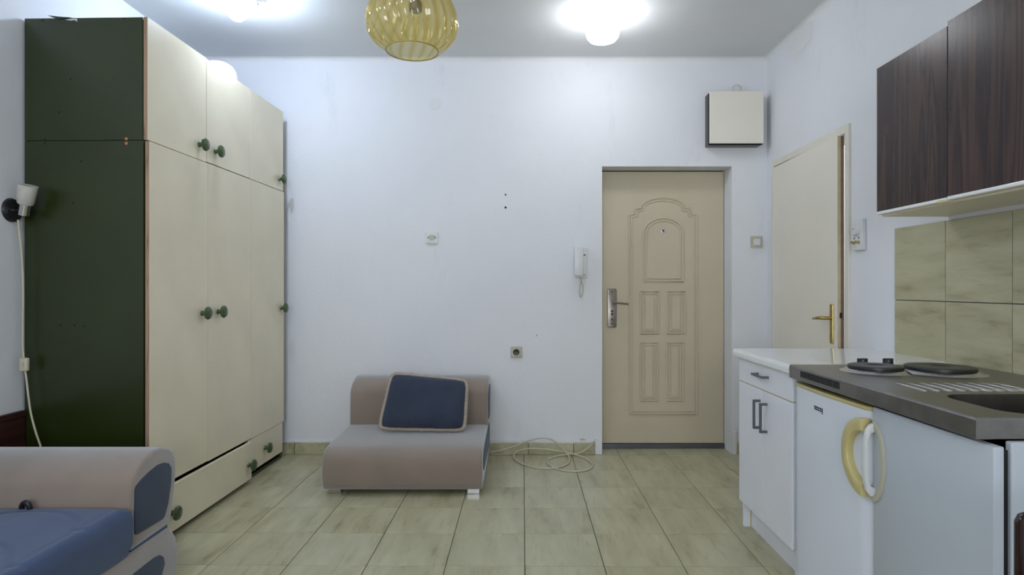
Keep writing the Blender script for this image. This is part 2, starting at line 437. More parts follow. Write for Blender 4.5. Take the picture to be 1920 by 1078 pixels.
# ------------------------------------------------------------------ entry door (door_1)
YD = YB + 0.155
d1 = empty('door_1', ((DX0 + DX1) / 2, YD, 0)); tag(d1, 'beige embossed security entry door in a deep recess', kind='structure')
leaf = build('door_leaf', bx(DX0 + 0.012, DX1 - 0.004, YD, YD + 0.06, 0.038, DZ - 0.008, bev=0.003), 'door_cream', d1)
build('threshold', bx(DX0, DX1, YD - 0.012, YD + 0.06, 0.0, 0.034, bev=0.003), 'grey_metal', d1)
build('door_frame', box(bx(DX0, DX0 + 0.0105, YD - 0.002, YD + 0.08, 0.034, DZ), DX0, DX1, YD + 0.03, YD + 0.08, DZ - 0.0075, DZ), 'dark_gap', d1)
def dpt(px, py): p = at(px, py, YD); return (p.x, p.z)
def inset_path(pts, d):
    n = len(pts); out = []; area = sum(pts[i][0] * pts[(i + 1) % n][1] - pts[(i + 1) % n][0] * pts[i][1] for i in range(n))
    sg = 1 if area > 0 else -1
    for i in range(n):
        p0, p1, p2 = Vector(pts[i - 1]), Vector(pts[i]), Vector(pts[(i + 1) % n])
        e1 = (p1 - p0).normalized(); e2 = (p2 - p1).normalized()
        n1 = Vector((-e1.y, e1.x)) * sg; n2 = Vector((-e2.y, e2.x)) * sg
        b = (n1 + n2); b = b / max(0.35, b.dot(n1)) if b.length > 1e-6 else n1
        out.append(tuple(p1 + b * d))
    return out
def moulding(name, pts, parent, dd=0.021):
    bm = B()
    for k, (off, rr) in enumerate(((0, 0.0085), (dd, 0.0065))):
        pp = inset_path(pts, off) if off else pts
        tube(bm, [(x, YD - 0.0002, z) for x, z in pp], rr, 8, True)
    return build(name, bm, 'door_cream', parent, smooth=True)
def arc_pts(c0, top, c1, n=10):
    # circular-looking arch from c0 over top to c1 in pixel space
    cx = (c0[0] + c1[0]) / 2; a = (c1[0] - c0[0]) / 2; h = c0[1] - top
    return [(cx - a * math.cos(PI * q / n), c0[1] - h * math.sin(PI * q / n)) for q in range(n + 1)]
crest = [(1180, 777), (1180, 404), (1190, 401), (1192, 391)] + arc_pts((1202, 390), 371, (1284, 390), 12) + [(1294, 391), (1297, 401), (1307, 404), (1307, 777)]
moulding('outer_moulding', [dpt(*p) for p in crest], leaf)
arch = [(1207, 528)] + arc_pts((1207, 436), 409, (1281, 436), 14) + [(1281, 528)]
moulding('arched_panel', [dpt(*p) for p in arch], leaf)
for a, b_, c_, d_ in ((1201, 1235, 547, 626), (1251, 1284, 547, 626), (1201, 1233, 643, 752), (1250, 1281, 643, 752)):
    pp = [dpt(a, d_), dpt(a, c_), dpt(b_, c_), dpt(b_, d_)]
    moulding('square_panel', pp, leaf, 0.019)
    q = inset_path(pp, 0.034)
    t = B(); prism(t, q, 'y', YD - 0.007, YD + 0.002, bev=0.003, seg=1)
    build('panel_field', t, 'door_cream', leaf)
pv = at(1243, 433, YD)
ph = build('peephole', lathe(B(), [(0.0, -0.004), (0.008, -0.005), (0.0145, -0.004), (0.0155, 0.002)], (pv.x, YD, pv.z), 24, 'y'), 'chrome', leaf, smooth=True)
build('lens', lathe(B(), [(0.0, -0.0065), (0.007, -0.0055), (0.0085, -0.002)], (pv.x + 0.001, YD, pv.z), 16, 'y'), 'black_plastic', ph)
h0, h1 = at(1138.5, 541, YD), at(1156, 614, YD)
hp = build('handle_plate', prism(B(), rrect(h0.x, h1.x, h1.z, h0.z, 0.012), 'y', YD - 0.012, YD + 0.001, bev=0.004), 'bronze', leaf, smooth=True)
la, lb = at(1148, 567.5, YD), at(1176, 569.5, YD)
bm = B(); cyl(bm, (la.x, YD - 0.010, la.z), (la.x, YD - 0.052, la.z), 0.011)
tube(bm, [(la.x - 0.008, YD - 0.05, la.z), (la.x + 0.03, YD - 0.052, la.z - 0.001), (lb.x, YD - 0.05, lb.z)], [0.010, 0.009, 0.009], 10, flat=0.8)
build('lever', bm, 'grey_metal' if False else 'bronze', hp, smooth=True)
for py, r in ((547, 0.005), (583.5, 0.0085), (589, 0.0085), (599, 0.0075), (607, 0.006)):
    p = at(1147.5, py, YD - 0.012)
    build('keyhole', lathe(B(), [(0.0, -0.0025), (r * 0.8, -0.0022), (r, 0.0)], (p.x, YD - 0.0115, p.z), 16, 'y'), 'black_plastic', hp)
# white side strip of the recess on the left and worn corner on the right
tag(build('trim_3', bx(DX0 - 0.052, DX0 - 0.001, YB - 0.014, YB + 0.002, 0.0, 0.115, bev=0.004), 'plaster'), 'narrow white strip beside the entry door', kind='structure')
bm = B(); box(bm, DX1 + 0.0, DX1 + 0.03, YB - 0.022, YB, 0.0, 0.17, bev=0.006)
tag(build('trim_4', bm, 'plaster'), 'chipped plaster foot of the door recess', kind='structure')

# ------------------------------------------------------------------ inner door (door_2), ajar
d2 = empty('door_2', (XR, (RY0 + RY1) / 2, 0)); tag(d2, 'plain cream inner door standing slightly ajar', kind='structure')
bm = B()
XF = XR - 0.014
box(bm, XF, XR + 0.14, RY0, RY0 + 0.036, 0, RZ, bev=0.003); box(bm, XF, XR + 0.14, RY1 - 0.036, RY1, 0, RZ, bev=0.003)
box(bm, XF, XR + 0.14, RY0 + 0.036, RY1 - 0.036, RZ - 0.045, RZ, bev=0.003)
build('door_frame', bm, 'frame_cream', d2)
hx, hy = XR - 0.010, RY1 - 0.036
ang = math.radians(1.7)          # swing of the leaf into the room
Lw = 0.885
dv = Vector((-math.sin(ang), -math.cos(ang), 0)); nv = Vector((math.cos(ang), -math.sin(ang), 0))
def leafbox(bm, s0, s1, t0, t1, z0, z1, bev=0.0):
    t = bx(s0, s1, t0, t1, z0, z1, bev=bev)
    for v in t.verts:
        s_, t_ = v.co.x, v.co.y
        v.co = Vector((hx, hy, 0)) + dv * s_ + nv * t_ + Vector((0, 0, v.co.z))
    join(bm, t); return bm
lf2 = build('door_leaf', leafbox(B(), 0.0, Lw - 0.001, 0.0, 0.036, 0.012, RZ - 0.05, 0.002), 'leaf_cream', d2)
build('leaf_edge', leafbox(B(), Lw - 0.003, Lw, 0.001, 0.018, 0.014, RZ - 0.052), 'tan_edge', lf2)
build('leaf_edge', leafbox(B(), Lw - 0.003, Lw - 0.0004, 0.018, 0.035, 0.014, RZ - 0.052), 'dark_edge', lf2)
zc = 1.2 - (605 - CY) * 3.40 / FPX
hp2 = build('handle_plate', leafbox(B(), Lw - 0.075, Lw - 0.040, -0.008, 0.001, zc - 0.115, zc + 0.105, 0.004), 'brass', lf2)
bm = B()
s0 = Lw - 0.058
def LP(s_, t_, z): return Vector((hx, hy, z)) + dv * s_ + nv * t_
tube(bm, smooth_path([LP(s0, -0.004, zc + 0.028), LP(s0, -0.040, zc + 0.028), LP(s0 - 0.012, -0.058, zc + 0.028), LP(s0 - 0.06, -0.060, zc + 0.024), LP(s0 - 0.125, -0.052, zc + 0.018)], 4),
     [0.0105] * 5 + [0.0105] * 4 + [0.0095] * 4 + [0.007] * 3 + [0.004], 10)
build('lever', bm, 'brass', hp2, smooth=True)
build('latch', leafbox(B(), Lw - 0.001, Lw + 0.003, 0.012, 0.024, zc + 0.03, zc + 0.06), 'black_plastic', lf2)
# the small room behind that door
bm = B(); X0, X1, Y0, Y1 = XR + 0.14, 3.1, 2.7, 4.6
for a in ((X1, X1 + 0.05, Y0, Y1), (X0, X1, Y0 - 0.05, Y0), (X0, X1, Y1, Y1 + 0.05)): box(bm, *a, 0, 2.6)
box(bm, X0, X1, Y0, Y1, 2.6, 2.65); box(bm, X0, X1, Y0, Y1, -0.05, 0)
wbt = build('wall_bathroom', bm, 'plaster'); tag(wbt, 'bright white room behind the ajar door', kind='structure')
pl = bpy.data.lights.new('bathroom_light', 'POINT'); pl.energy = 14; pl.shadow_soft_size = 0.12
po = bpy.data.objects.new('bathroom_light', pl); COL.objects.link(po); po.location = (2.6, 3.6, 2.35)

# ------------------------------------------------------------------ wall tiles behind the cooker
ty = [2.859, 2.5185, 2.178, 1.8375, 1.497, 1.30]
tz = [0.800, 1.139, 1.4775]
for a, b_ in zip(ty, ty[1:]):
    for c_, d_ in zip(tz, tz[1:]):
        build('tile', bx(XR - 0.008, XR + 0.001, b_ + 0.0018, a - 0.0018, c_ + 0.0018, d_ - 0.0018, bev=0.0012, seg=1), 'wall_tile', wr)
build('grout_bed', bx(XR - 0.004, XR + 0.001, 1.30, 2.857, 0.80, 1.476), 'grout', wr)

# ================================================================== wardrobe
# built at the origin: x = 0 is the front plane, y runs along the front, then placed
wd = empty('wardrobe', (0, 0, 0))
tag(wd, 'tall cream-fronted wardrobe with dark green side and round green knobs', 'wardrobe')
LW, DW, ZS, ZT, ZD = 1.492, 0.575, 1.868, 2.428, 0.262
E = 0.497
def shell(name, z0, z1, fx):
    bm = B(); t = 0.018
    box(bm, -DW, fx, 0, t, z0, z1); box(bm, -DW, fx, LW - t, LW + 0.012, z0, z1 - 0.03 if z1 > 2 else z1)
    box(bm, -DW, fx, t, LW - t, z0, z0 + t); box(bm, -DW, fx, t, LW - t, z1 - t, z1 - 0.001)
    box(bm, -DW, -DW + 0.006, t, LW - t, z0 + t, z1 - t)
    for s in (E, 2 * E): box(bm, -DW + 0.01, fx - 0.002, s - 0.009, s + 0.009, z0 + t, z1 - t)
    return build(name, bm, 'green_board', wd)
up = shell('upper_body', ZS + 0.002, ZT, -0.026)
lwr = shell('lower_body', 0.0, ZS - 0.001, -0.022)
knob_me = None
def knob(parent, x, y, z):
    global knob_me
    if knob_me is None:
        bm = lathe(B(), [(0.0145, 0.0), (0.013, 0.006), (0.0105, 0.014), (0.012, 0.021), (0.025, 0.025), (0.033, 0.030), (0.0345, 0.035), (0.030, 0.042), (0.018, 0.046), (0.0, 0.047)], (0, 0, 0), 24, 'x')
        knob_me = build('knob', bm, 'green_knob', parent, smooth=True)
        # origin sits at the bounds centre: half the depth in front of the door
        knob_me.location = Vector((x + 0.0235, y, z)) - W[parent]; W[knob_me] = Vector((x + 0.0235, y, z))
        return knob_me
    return copy_part(knob_me, parent, (x + 0.0235, y, z))
def front(name, s0, s1, z0, z1, x, kn, edge=True, tilt=0.0):
    d = build(name, bx(x - 0.018, x, s0 + 0.0015, s1 - 0.0015, z0, z1, bev=0.0012, seg=1), 'cream', wd)
    if edge: build('edge_band', bx(x - 0.0178, x - 0.001, s0 + 0.0002, s0 + 0.0016, z0 + 0.001, z1 - 0.001), 'raw_edge', d)
    for (s, z) in kn: knob(d, x, s, z)
    return d
front('door', 0.0, E, ZS + 0.003, ZT + 0.002, -0.004, [(0.425, 1.948)])
front('door', E, 2 * E, ZS + 0.006, ZT - 0.001, -0.004, [(0.585, 1.948)])
front('door', 2 * E, LW, ZS + 0.004, ZT - 0.001, -0.004, [(1.425, 1.945)])
front('door', 0.0, E, ZD + 0.004, ZS - 0.004, 0.004, [(0.437, 1.062)])
front('door', E, 2 * E, ZD, ZS - 0.003, 0.003, [(0.60, 1.063)])
front('door', 2 * E, LW, ZD - 0.004, ZS - 0.003, 0.002, [(1.437, 1.055)])
front('drawer', 0.0, 0.955, 0.028, ZD - 0.010, 0.026, [(0.125, 0.125), (0.91, 0.122)])
front('drawer', 0.965, LW - 0.01, 0.05, ZD - 0.008, -0.004, [(1.20, 0.150)])
# drawer box seen between the pulled-out front and the body
build('drawer_box', bx(-0.40, 0.008, 0.03, 0.93, 0.045, ZD - 0.04), 'green_board', wd)
# marks on the green side: confirmat screws, drilled holes, torn laminate at the top
def side_pt(px, py): p = at(px, py, 2.75); return p.x + 1.682, p.z
for px, py, m_, r in ((236, 260, 'orange_plug', .0075), (236, 268.5, 'orange_plug', .0075)):
    x, z = side_pt(px, py)
    o = build('screw_cap', lathe(B(), [(0.0, -0.002), (r * .8, -0.002), (r, 0.0005)], (x, 0, z), 14, 'y'), m_, up if py < 264 else lwr)
    build('screw_head', lathe(B(), [(0.0, -0.003), (r * .35, -0.003), (r * .4, -0.001)], (x, 0, z), 10, 'y'), 'bronze', o)
for px, py in ((129, 147), (107, 209), (80, 260), (80, 268), (76, 36), (232, 34)):
    x, z = side_pt(px, py)
    build('drill_hole', lathe(B(), [(0.0, -0.0008), (0.0045, -0.0008), (0.005, 0.0005)], (x, 0, z), 12, 'y'), 'dark_gap', up if py < 264 else lwr)
for px, py in ((150, 302), (134, 380), (111, 610), (137, 610), (156, 612)):
    x, z = side_pt(px, py)
    build('drill_hole', lathe(B(), [(0.0, -0.0008), (0.0045, -0.0008), (0.005, 0.0005)], (x, 0, z), 12, 'y'), 'dark_gap', lwr)
bm = B(); x0, z0 = side_pt(86, 31); x1, z1 = side_pt(142, 36)
prism(bm, [(x0, ZT + 0.012), (x0 + 0.05, ZT + 0.006), (x1 - 0.02, ZT + 0.0005), (x0 + 0.05, ZT - 0.004), (x0 + 0.025, ZT + 0.002)], 'y', -0.004, -0.0015)
build('torn_laminate', bm, 'green_board', up)
bm = B(); prism(bm, [(x1 - 0.055, ZT - 0.008), (x1 - 0.03, ZT - 0.004), (x1, ZT - 0.0035), (x1 + 0.001, ZT - 0.017), (x1 - 0.012, ZT - 0.010), (x1 - 0.03, ZT - 0.012)], 'y', -0.0012, 0.001)
build('bare_chip', bm, 'pale_chip', up)
wd.location = (-1.682, 2.75, 0); wd.rotation_euler = (0, 0, math.radians(-1.5))

# white lamp globe shade lying on top of the wardrobe
c = at(416, 152, 3.62)
prof = [(0.100, 0.0), (0.104, 0.004), (0.106, 0.03), (0.100, 0.062), (0.083, 0.090), (0.055, 0.109), (0.025, 0.118), (0.0, 0.120)]
g = build('glass_shade', lathe(B(), prof, (c.x - 0.02, c.y, ZT + 0.001), 40), 'opal_glass', smooth=True)
tag(g, 'white dome-shaped glass lamp shade left on top of the wardrobe', 'lamp shade')

# ================================================================== ceiling lamps and pendant
LY = 3.36; lp = at(445, 7, LY)
l1 = empty('ceiling_lamp', (lp.x, LY, ZC)); tag(l1, 'bright cool-white bulb in a metal ceiling holder above the wardrobe', 'ceiling lamp')
lx = lp.x
build('ceiling_plate', lathe(B(), [(0.0, -0.018), (0.045, -0.016), (0.055, -0.008), (0.056, 0.0)], (lx + 0.03, LY, ZC), 28), 'white_plastic', l1, smooth=True)
build('socket', lathe(B(), [(0.018, -0.085), (0.020, -0.07), (0.020, -0.012)], (lx, LY, ZC), 20), 'white_plastic', l1, smooth=True)
b1 = build('bulb', lathe(B(), [(0.0, -0.166), (0.025, -0.162), (0.044, -0.146), (0.051, -0.128), (0.045, -0.107), (0.026, -0.088), (0.018, -0.084)], (lx, LY, ZC), 28), 'bulb_cool', l1, smooth=True)
bm = B()
tube(bm, smooth_path([(lx + 0.018, LY, ZC - 0.045), (lx + 0.06, LY, ZC - 0.045), at(478, 0, LY), at(481, 3, LY - 0.01), at(484, 8, LY - 0.02)], 4), 0.0045, 8)
tube(bm, [at(477, 1, LY), at(500, 2, LY)], 0.004, 8)
build('bracket_arm', bm, 'grey_metal', l1, smooth=True)

def tumbler_lamp(x, y, label, mat):
    r = empty('ceiling_lamp', (x, y, ZC)); tag(r, label, 'ceiling lamp')
    build('ceiling_plate', lathe(B(), [(0.0, -0.022), (0.085, -0.020), (0.095, -0.010), (0.096, 0.0)], (x, y, ZC), 36), 'white_plastic', r, smooth=True)
    build('glass_shade', lathe(B(), [(0.0, -0.168), (0.055, -0.168), (0.080, -0.160), (0.094, -0.142), (0.103, -0.11), (0.109, -0.06), (0.112, -0.03), (0.108, -0.021), (0.09, -0.0205)], (x, y, ZC), 44), mat, r, smooth=True)
tumbler_lamp(at(1130, 40, 3.64).x, 3.64, 'lit frosted tumbler-shaped glass ceiling lamp in front of the entry door', 'bulb_white')
tumbler_lamp(-1.15, 0.95, 'added unseen frosted glass fill lamp over the sofa, above the top of the picture', 'bulb_fill')  # added lamp, never in view, to brighten the sofa from above

PY = 2.2
pc = at(773, 96, PY)
pn = empty('pendant_lamp', (pc.x, PY, pc.z)); tag(pn, 'amber ribbed glass pendant lamp hanging unlit from the ceiling', 'pendant lamp')
k = PY / FPX
R0 = 48.5 * k
prof = [(48, 0), (52, 3), (60, 8), (70, 17), (78, 28), (82.5, 41), (83.5, 54), (81, 70), (76, 85), (69, 100), (60, 114), (49, 124), (36, 131), (24, 134), (18, 140), (17, 150)]
path = smooth_path([(r * k, 0, z * k) for r, z in prof], 3)
def rib(r, h, a):
    t = min(1, max(0, h / (28 * k))) * min(1, max(0, (125 * k - h) / (40 * k))) if h > 0 else 0
    return r * (1 + (0.010 + 0.024 * t) * math.cos(22 * a + 9.0 * h / (130 * k)))
bm = lathe(B(), [(p.x, p.z) for p in path], (pc.x, PY, pc.z), 176, closed=True, rad=rib)
sh = build('glass_shade', bm, 'amber', pn, smooth=True, base=True)
bm = B(); tube(bm, [(pc.x + 48.5 * k * math.cos(a), PY + 48.5 * k * math.sin(a), pc.z) for a in [2 * PI * q / 64 for q in range(64)]], 0.0028, 8, True)
build('rim', bm, 'amber_edge', pn, smooth=True)
build('socket', lathe(B(), [(0.0, 0.14), (0.017, 0.14), (0.0235, 0.146), (0.0245, 0.165), (0.022, 0.176), (0.017, 0.18), (0.0165, 0.235), (0.023, 0.237), (0.024, 0.29), (0.008, 0.31), (0.0, 0.31)], (pc.x + 0.012, PY, pc.z + 0.002), 28), 'black_plastic', pn, smooth=True)
build('gallery', lathe(B(), [(0.05, 0.283), (0.052, 0.292), (0.03, 0.312), (0.01, 0.33), (0.0, 0.33)], (pc.x, PY, pc.z), 28), 'brass', pn, smooth=True)
build('cord', cyl(B(), (pc.x, PY, pc.z + 0.32), (pc.x, PY, ZC - 0.03), 0.004, 10), 'cord_white', pn)
build('ceiling_rose', lathe(B(), [(0.0, -0.05), (0.012, -0.05), (0.03, -0.03), (0.045, -0.008), (0.046, 0.0)], (pc.x, PY, ZC), 28), 'brass', pn, smooth=True)

# ================================================================== wall sconce on the left wall
SY, SZ = 2.709, 1.544
sc = empty('wall_sconce', (XL, SY, SZ)); tag(sc, 'small spot wall light with black disc and pale shade on the left wall', 'wall lamp')
build('backplate', lathe(B(), [(0.0, 0.018), (0.035, 0.016), (0.050, 0.010), (0.0545, 0.0)], (XL, SY, SZ), 36, 'x'), 'black_plastic', sc, smooth=True)
cA = Vector((XL + 0.062, SY - 0.012, SZ - 0.024)); cB = cA + Vector((0.016, -0.008, 0.050)); cC = cB + Vector((0.022, -0.012, 0.080))
build('arm', cyl(B(), (XL + 0.012, SY, SZ), (cA + (cB - cA) * 0.5), 0.0055, 12), 'chrome', sc, smooth=True)
build('lamp_holder', tube(B(), [cA, cA + (cB - cA) * 0.04, cB], [0.018, 0.0215, 0.0215], 24), 'chrome', sc, smooth=True)
bm = tube(B(), [cB - (cB - cA) * 0.05, cB + (cC - cB) * 0.03, cB + (cC - cB) * 0.5, cC], [0.027, 0.031, 0.035, 0.0385], 28)
build('lamp_shade', bm, 'alabaster', sc, smooth=True)
# its cord, with an inline switch
cord = empty('lamp_cord', (XL + 0.02, 2.735, 0.3)); tag(cord, 'cream flex with inline switch hanging beside the green wardrobe side', 'cord')
pp = [at(px, py, yy) for px, py, yy in ((34, 412, 2.715), (37, 440, 2.715), (41, 480, 2.72), (43.5, 540, 2.725), (43, 600, 2.725), (43, 650, 2.725), (46, 683, 2.722), (49, 705, 2.722), (53, 740, 2.72), (58, 775, 2.72), (67, 810, 2.715), (77, 840, 2.71), (86, 880, 2.71), (92, 930, 2.70))]
build('flex', tube(B(), smooth_path(pp, 5), 0.0042, 8), 'cord_white', cord, smooth=True)
s0 = at(46.5, 683, 2.718)
t = B(); box(t, s0.x - 0.019, s0.x + 0.019, s0.y - 0.011, s0.y + 0.007, s0.z - 0.030, s0.z + 0.030, bev=0.006)
sw = build('inline_switch', t, 'cord_white', cord, smooth=True)
build('rocker', bx(s0.x - 0.006, s0.x + 0.006, s0.y - 0.015, s0.y - 0.010, s0.z - 0.008, s0.z + 0.012, bev=0.002), 'aged_plastic', sw)
# low dark wood panel against the left wall
bm = bx(XL + 0.001, XL + 0.022, 0.9, 2.759, 0.002, 0.61, bev=0.003)
wp = build('wood_panel', bm, 'red_wood'); tag(wp, 'low dark reddish brown wood panel against the left wall behind the sofa', 'wood panel')
build('cap_rail', bx(XL + 0.001, XL + 0.026, 0.9, 2.760, 0.61, 0.638, bev=0.005), 'red_wood', wp)

# ================================================================== sofa (bottom left) and matching chair
XE = -1.378
def ep(cx_, cy_):
    px, py = cx_ / 3.4286, 780 + cy_ / 3.4286
    Y = -XE * FPX / (CX - px); return (Y, CAMZ - (py - CY) * Y / FPX)
bolster_px = [(830, 878), (832, 700), (840, 470), (852, 415), (890, 335), (940, 268), (990, 222), (1040, 198), (1085, 199), (1115, 220), (1131, 262), (1136, 330), (1130, 430), (1116, 560), (1096, 690)]
BOL = [ep(*p) for p in bolster_px]
inset_px = [(862, 772), (861, 620), (863, 460), (905, 408), (960, 354), (1010, 314), (1050, 299), (1082, 303), (1099, 335), (1096, 430), (1078, 560), (1052, 658)]
INS = [ep(*p) for p in inset_px]
def soft(pts, k=3):
    q = [Vector((p[0], p[1], 0)) for p in pts]; n = len(q); out = []
    for i in range(n):
        a, b_, c_ = q[i - 1], q[i], q[(i + 1) % n]
        ang_ = (b_ - a).angle(c_ - b_)
        if ang_ > 0.9:
            L = min(0.018, (b_ - a).length / 3, (c_ - b_).length / 3)
            p1 = b_ + (a - b_).normalized() * L; p2 = b_ + (c_ - b_).normalized() * L
            for s in range(k + 1):
                t = s / k; out.append(tuple(((1 - t) ** 2 * p1 + 2 * t * (1 - t) * b_ + t * t * p2)[:2]))
        else: out.append(tuple(b_[:2]))
    return out
sofa = empty('sofa', (-1.8, 2.0, 0)); tag(sofa, 'beige sofa with blue velvet end panels and blue mattress in the lower left foreground', 'sofa')
XS0 = XL + 0.06
def xprism(pts, x0, x1, bev, seg=3): return prism(B(), pts, 'x', x0, x1, bev=bev, seg=seg)
SBOL = soft(BOL)
bk = build('backrest', xprism(SBOL, XS0, XE, 0.012), 'beige_cloth', sofa, smooth=True)
build('end_panel', xprism(soft(INS), XE - 0.004, XE + 0.004, 0.003), 'navy_cloth', bk, smooth=True)
build('seam_gap', bx(XS0 + 0.02, XE - 0.006, 2.16, 2.385, 0.248, 0.275), 'blue_cloth', sofa)
base = [(2.380, 0.252), (2.405, 0.235), (2.432, 0.195), (2.445, 0.13), (2.442, 0.07), (2.425, 0.03), (1.32, 0.03), (1.275, 0.05), (1.262, 0.10), (1.268, 0.17), (1.30, 0.225), (1.36, 0.252)]
bs_ = build('base', xprism(soft(base), XS0, XE + 0.004, 0.012), 'beige_cloth', sofa, smooth=True)
bi = [(2.35, 0.205), (2.385, 0.19), (2.40, 0.15), (2.395, 0.09), (2.37, 0.07), (1.40, 0.07), (1.36, 0.10), (1.37, 0.15), (1.42, 0.20)]
bi = [ep(700, 1110), ep(840, 1022), ep(920, 958), ep(985, 908), ep(1020, 893), ep(1042, 905), ep(1049, 950), ep(1030, 1022), ep(1000, 1090)]
bi = [(y, z) for y, z in bi]
build('end_panel', xprism(soft(bi), XE, XE + 0.008, 0.003), 'navy_cloth', bs_, smooth=True)
for x in (XS0 + 0.08, XE - 0.10):
    for y in (1.40, 2.32): build('foot', bx(x - 0.04, x + 0.04, y - 0.03, y + 0.03, 0.0, 0.031, bev=0.003), 'chrome', sofa)
# quilted blue mattress
def mattress(x0, x1, y0, y1, z0, z1, parent):
    bm = B(); nx, ny = 90, 96; r = 0.035
    top = []
    for j in range(ny + 1):
        row = []
        for i in range(nx + 1):
            u, v = i / nx, j / ny; x = x0 + (x1 - x0) * u; y = y0 + (y1 - y0) * v
            ed = min(x - x0, x1 - x, y - y0, y1 - y)
            z = z1 - (0.016 * (1 - min(1, ed / 0.03)) ** 2)
            # stitched arcs across the top and one seam along each long side
            for k in range(4):
                yc = y1 - 0.20 - 0.25 * k + 0.16 * math.sin(min(1.0, max(0.0, (x1 - 0.05 - x) / 0.50)) * PI) ** 0.7
                z -= 0.0045 * math.exp(-((y - yc) / 0.011) ** 2) * min(1, ed / 0.04)
            z -= 0.002 * math.exp(-((x1 - x - 0.040) / 0.008) ** 2)
            z += 0.0015 * math.sin(9 * x) * math.sin(8 * y)
            row.append(bm.verts.new((x, y, z)))
        top.append(row)
    for j in range(ny):
        for i in range(nx): bm.faces.new((top[j][i], top[j][i + 1], top[j + 1][i + 1], top[j + 1][i]))
    loop = [top[0][i] for i in range(nx + 1)] + [top[j][nx] for j in range(1, ny + 1)] + [top[ny][i] for i in range(nx - 1, -1, -1)] + [top[j][0] for j in range(ny - 1, 0, -1)]
    prev = loop; cx_, cy_ = (x0 + x1) / 2, (y0 + y1) / 2
    for (f, z) in ((0.006, z1 - 0.05), (0.004, z0 + 0.04), (-0.008, z0)):
        cur = [bm.verts.new((v.co.x + f * (1 if v.co.x > cx_ else -1) * (1 if min(v.co.x - x0, x1 - v.co.x) < .002 else 0), v.co.y + f * (1 if v.co.y > cy_ else -1) * (1 if min(v.co.y - y0, y1 - v.co.y) < .002 else 0), z)) for v in loop]
        for q in range(len(loop)): bm.faces.new((prev[q], prev[(q + 1) % len(loop)], cur[(q + 1) % len(loop)], cur[q]))
        prev = cur
    bm.faces.new(prev)
    return build('mattress', bm, 'blue_cloth', parent, smooth=True)
mt = mattress(XS0 + 0.01, XE + 0.012, 1.20, 2.132, 0.253, 0.425, sofa)
# dark pull strap tucked between mattress and backrest
bm = B(); p = at(50, 942, 2.12)
tube(bm, smooth_path([(p.x - 0.022, 2.125, p.z - 0.045), (p.x - 0.012, 2.115, p.z - 0.010), (p.x + 0.004, 2.108, p.z + 0.004), (p.x + 0.018, 2.108, p.z - 0.006), (p.x + 0.022, 2.115, p.z - 0.05)], 4), 0.009, 10)
build('pull_strap', bm, 'black_plastic', sofa, smooth=True)

# chair by the back wall, same family
CX0, CX1 = -1.128, -0.203
ch = empty('low_chair', ((CX0 + CX1) / 2, 3.9, 0)); tag(ch, 'low beige armless chair standing against the back wall', 'chair')
cb = [(4.30, 0.286), (4.312, 0.20), (4.305, 0.10), (4.29, 0.03), (3.50, 0.028), (3.478, 0.038), (3.462, 0.07), (3.456, 0.12), (3.457, 0.175), (3.464, 0.212), (3.480, 0.238), (3.508, 0.256), (3.55, 0.266), (3.62, 0.272), (3.8, 0.278), (4.05, 0.284)]
cbase = build('seat', xprism(cb, CX0, CX1, 0.020, 4), 'beige_cloth', ch, smooth=True)
ci = [(3.54, 0.195), (3.585, 0.226), (3.64, 0.236), (4.24, 0.25), (4.27, 0.22), (4.27, 0.12), (4.22, 0.085), (3.56, 0.118), (3.54, 0.15)]
build('end_panel', xprism(soft(ci), CX1 - 0.003, CX1 + 0.004, 0.003), 'navy_cloth', cbase, smooth=True)
off = 4.026 - BOL[0][0]
cbol = [(y + off if y + off < 4.318 else 4.318, z + 0.006) for y, z in BOL]
cbk = build('backrest', xprism(soft(cbol), CX0 + 0.004, CX1 + 0.004, 0.022, 4), 'beige_cloth', ch, smooth=True)
build('end_panel', xprism(soft([(min(y + off, 4.30), z + 0.006) for y, z in INS]), CX1, CX1 + 0.008, 0.003), 'navy_cloth', cbk, smooth=True)
for x in (CX0 + 0.065, CX1 - 0.055):
    for y in (3.535, 4.22): build('foot', bx(x - 0.036, x + 0.036, y - 0.03, y + 0.03, 0.0, 0.029, bev=0.002), 'chrome', ch)

# blue cushion with beige piping leaning on it
cu = empty('cushion', (-0.61, 3.86, 0.30)); tag(cu, 'navy blue velvet cushion with beige piping leaning on the low chair', 'cushion')
c00, c10, c11, c01 = at(709, 805, 3.825), at(873, 808, 3.825), at(878, 713, 3.955), at(734, 699, 3.955)
nrm = (c10 - c00).cross(c01 - c00).normalized()
if nrm.y > 0: nrm = -nrm
def cpos(u, v, side):
    a, b_ = (u + 1) / 2, (v + 1) / 2
    p = c00 * (1 - a) * (1 - b_) + c10 * a * (1 - b_) + c11 * a * b_ + c01 * (1 - a) * b_
    ctr = (c00 + c10 + c11 + c01) / 4
    pin = 0.022 * ((1 - v * v) * abs(u) ** 3 + (1 - u * u) * abs(v) ** 3)
    p = p + (ctr - p) * (pin + 0.07 * (abs(u) * abs(v)) ** 5)
    th = 0.068 * (max(0, (1 - u ** 4)) * max(0, (1 - v ** 4))) ** 0.42
    th += 0.004 * math.sin(5 * u + 2 * v) * (1 - u * u) * (1 - v * v)
    crease = 0.006 * (abs(u) * abs(v)) ** 2 * math.sin(22 * (u * v)) * (1 - u ** 8) * (1 - v ** 8)
    return p + nrm * side * (th + crease)
bm = B(); N = 36
for side in (1, -1):
    g_ = [[bm.verts.new(cpos(-1 + 2 * i / N, -1 + 2 * j / N, side * (1.0 if side > 0 else 0.45))) for i in range(N + 1)] for j in range(N + 1)]
    for j in range(N):
        for i in range(N): bm.faces.new((g_[j][i], g_[j][i + 1], g_[j + 1][i + 1], g_[j + 1][i]))
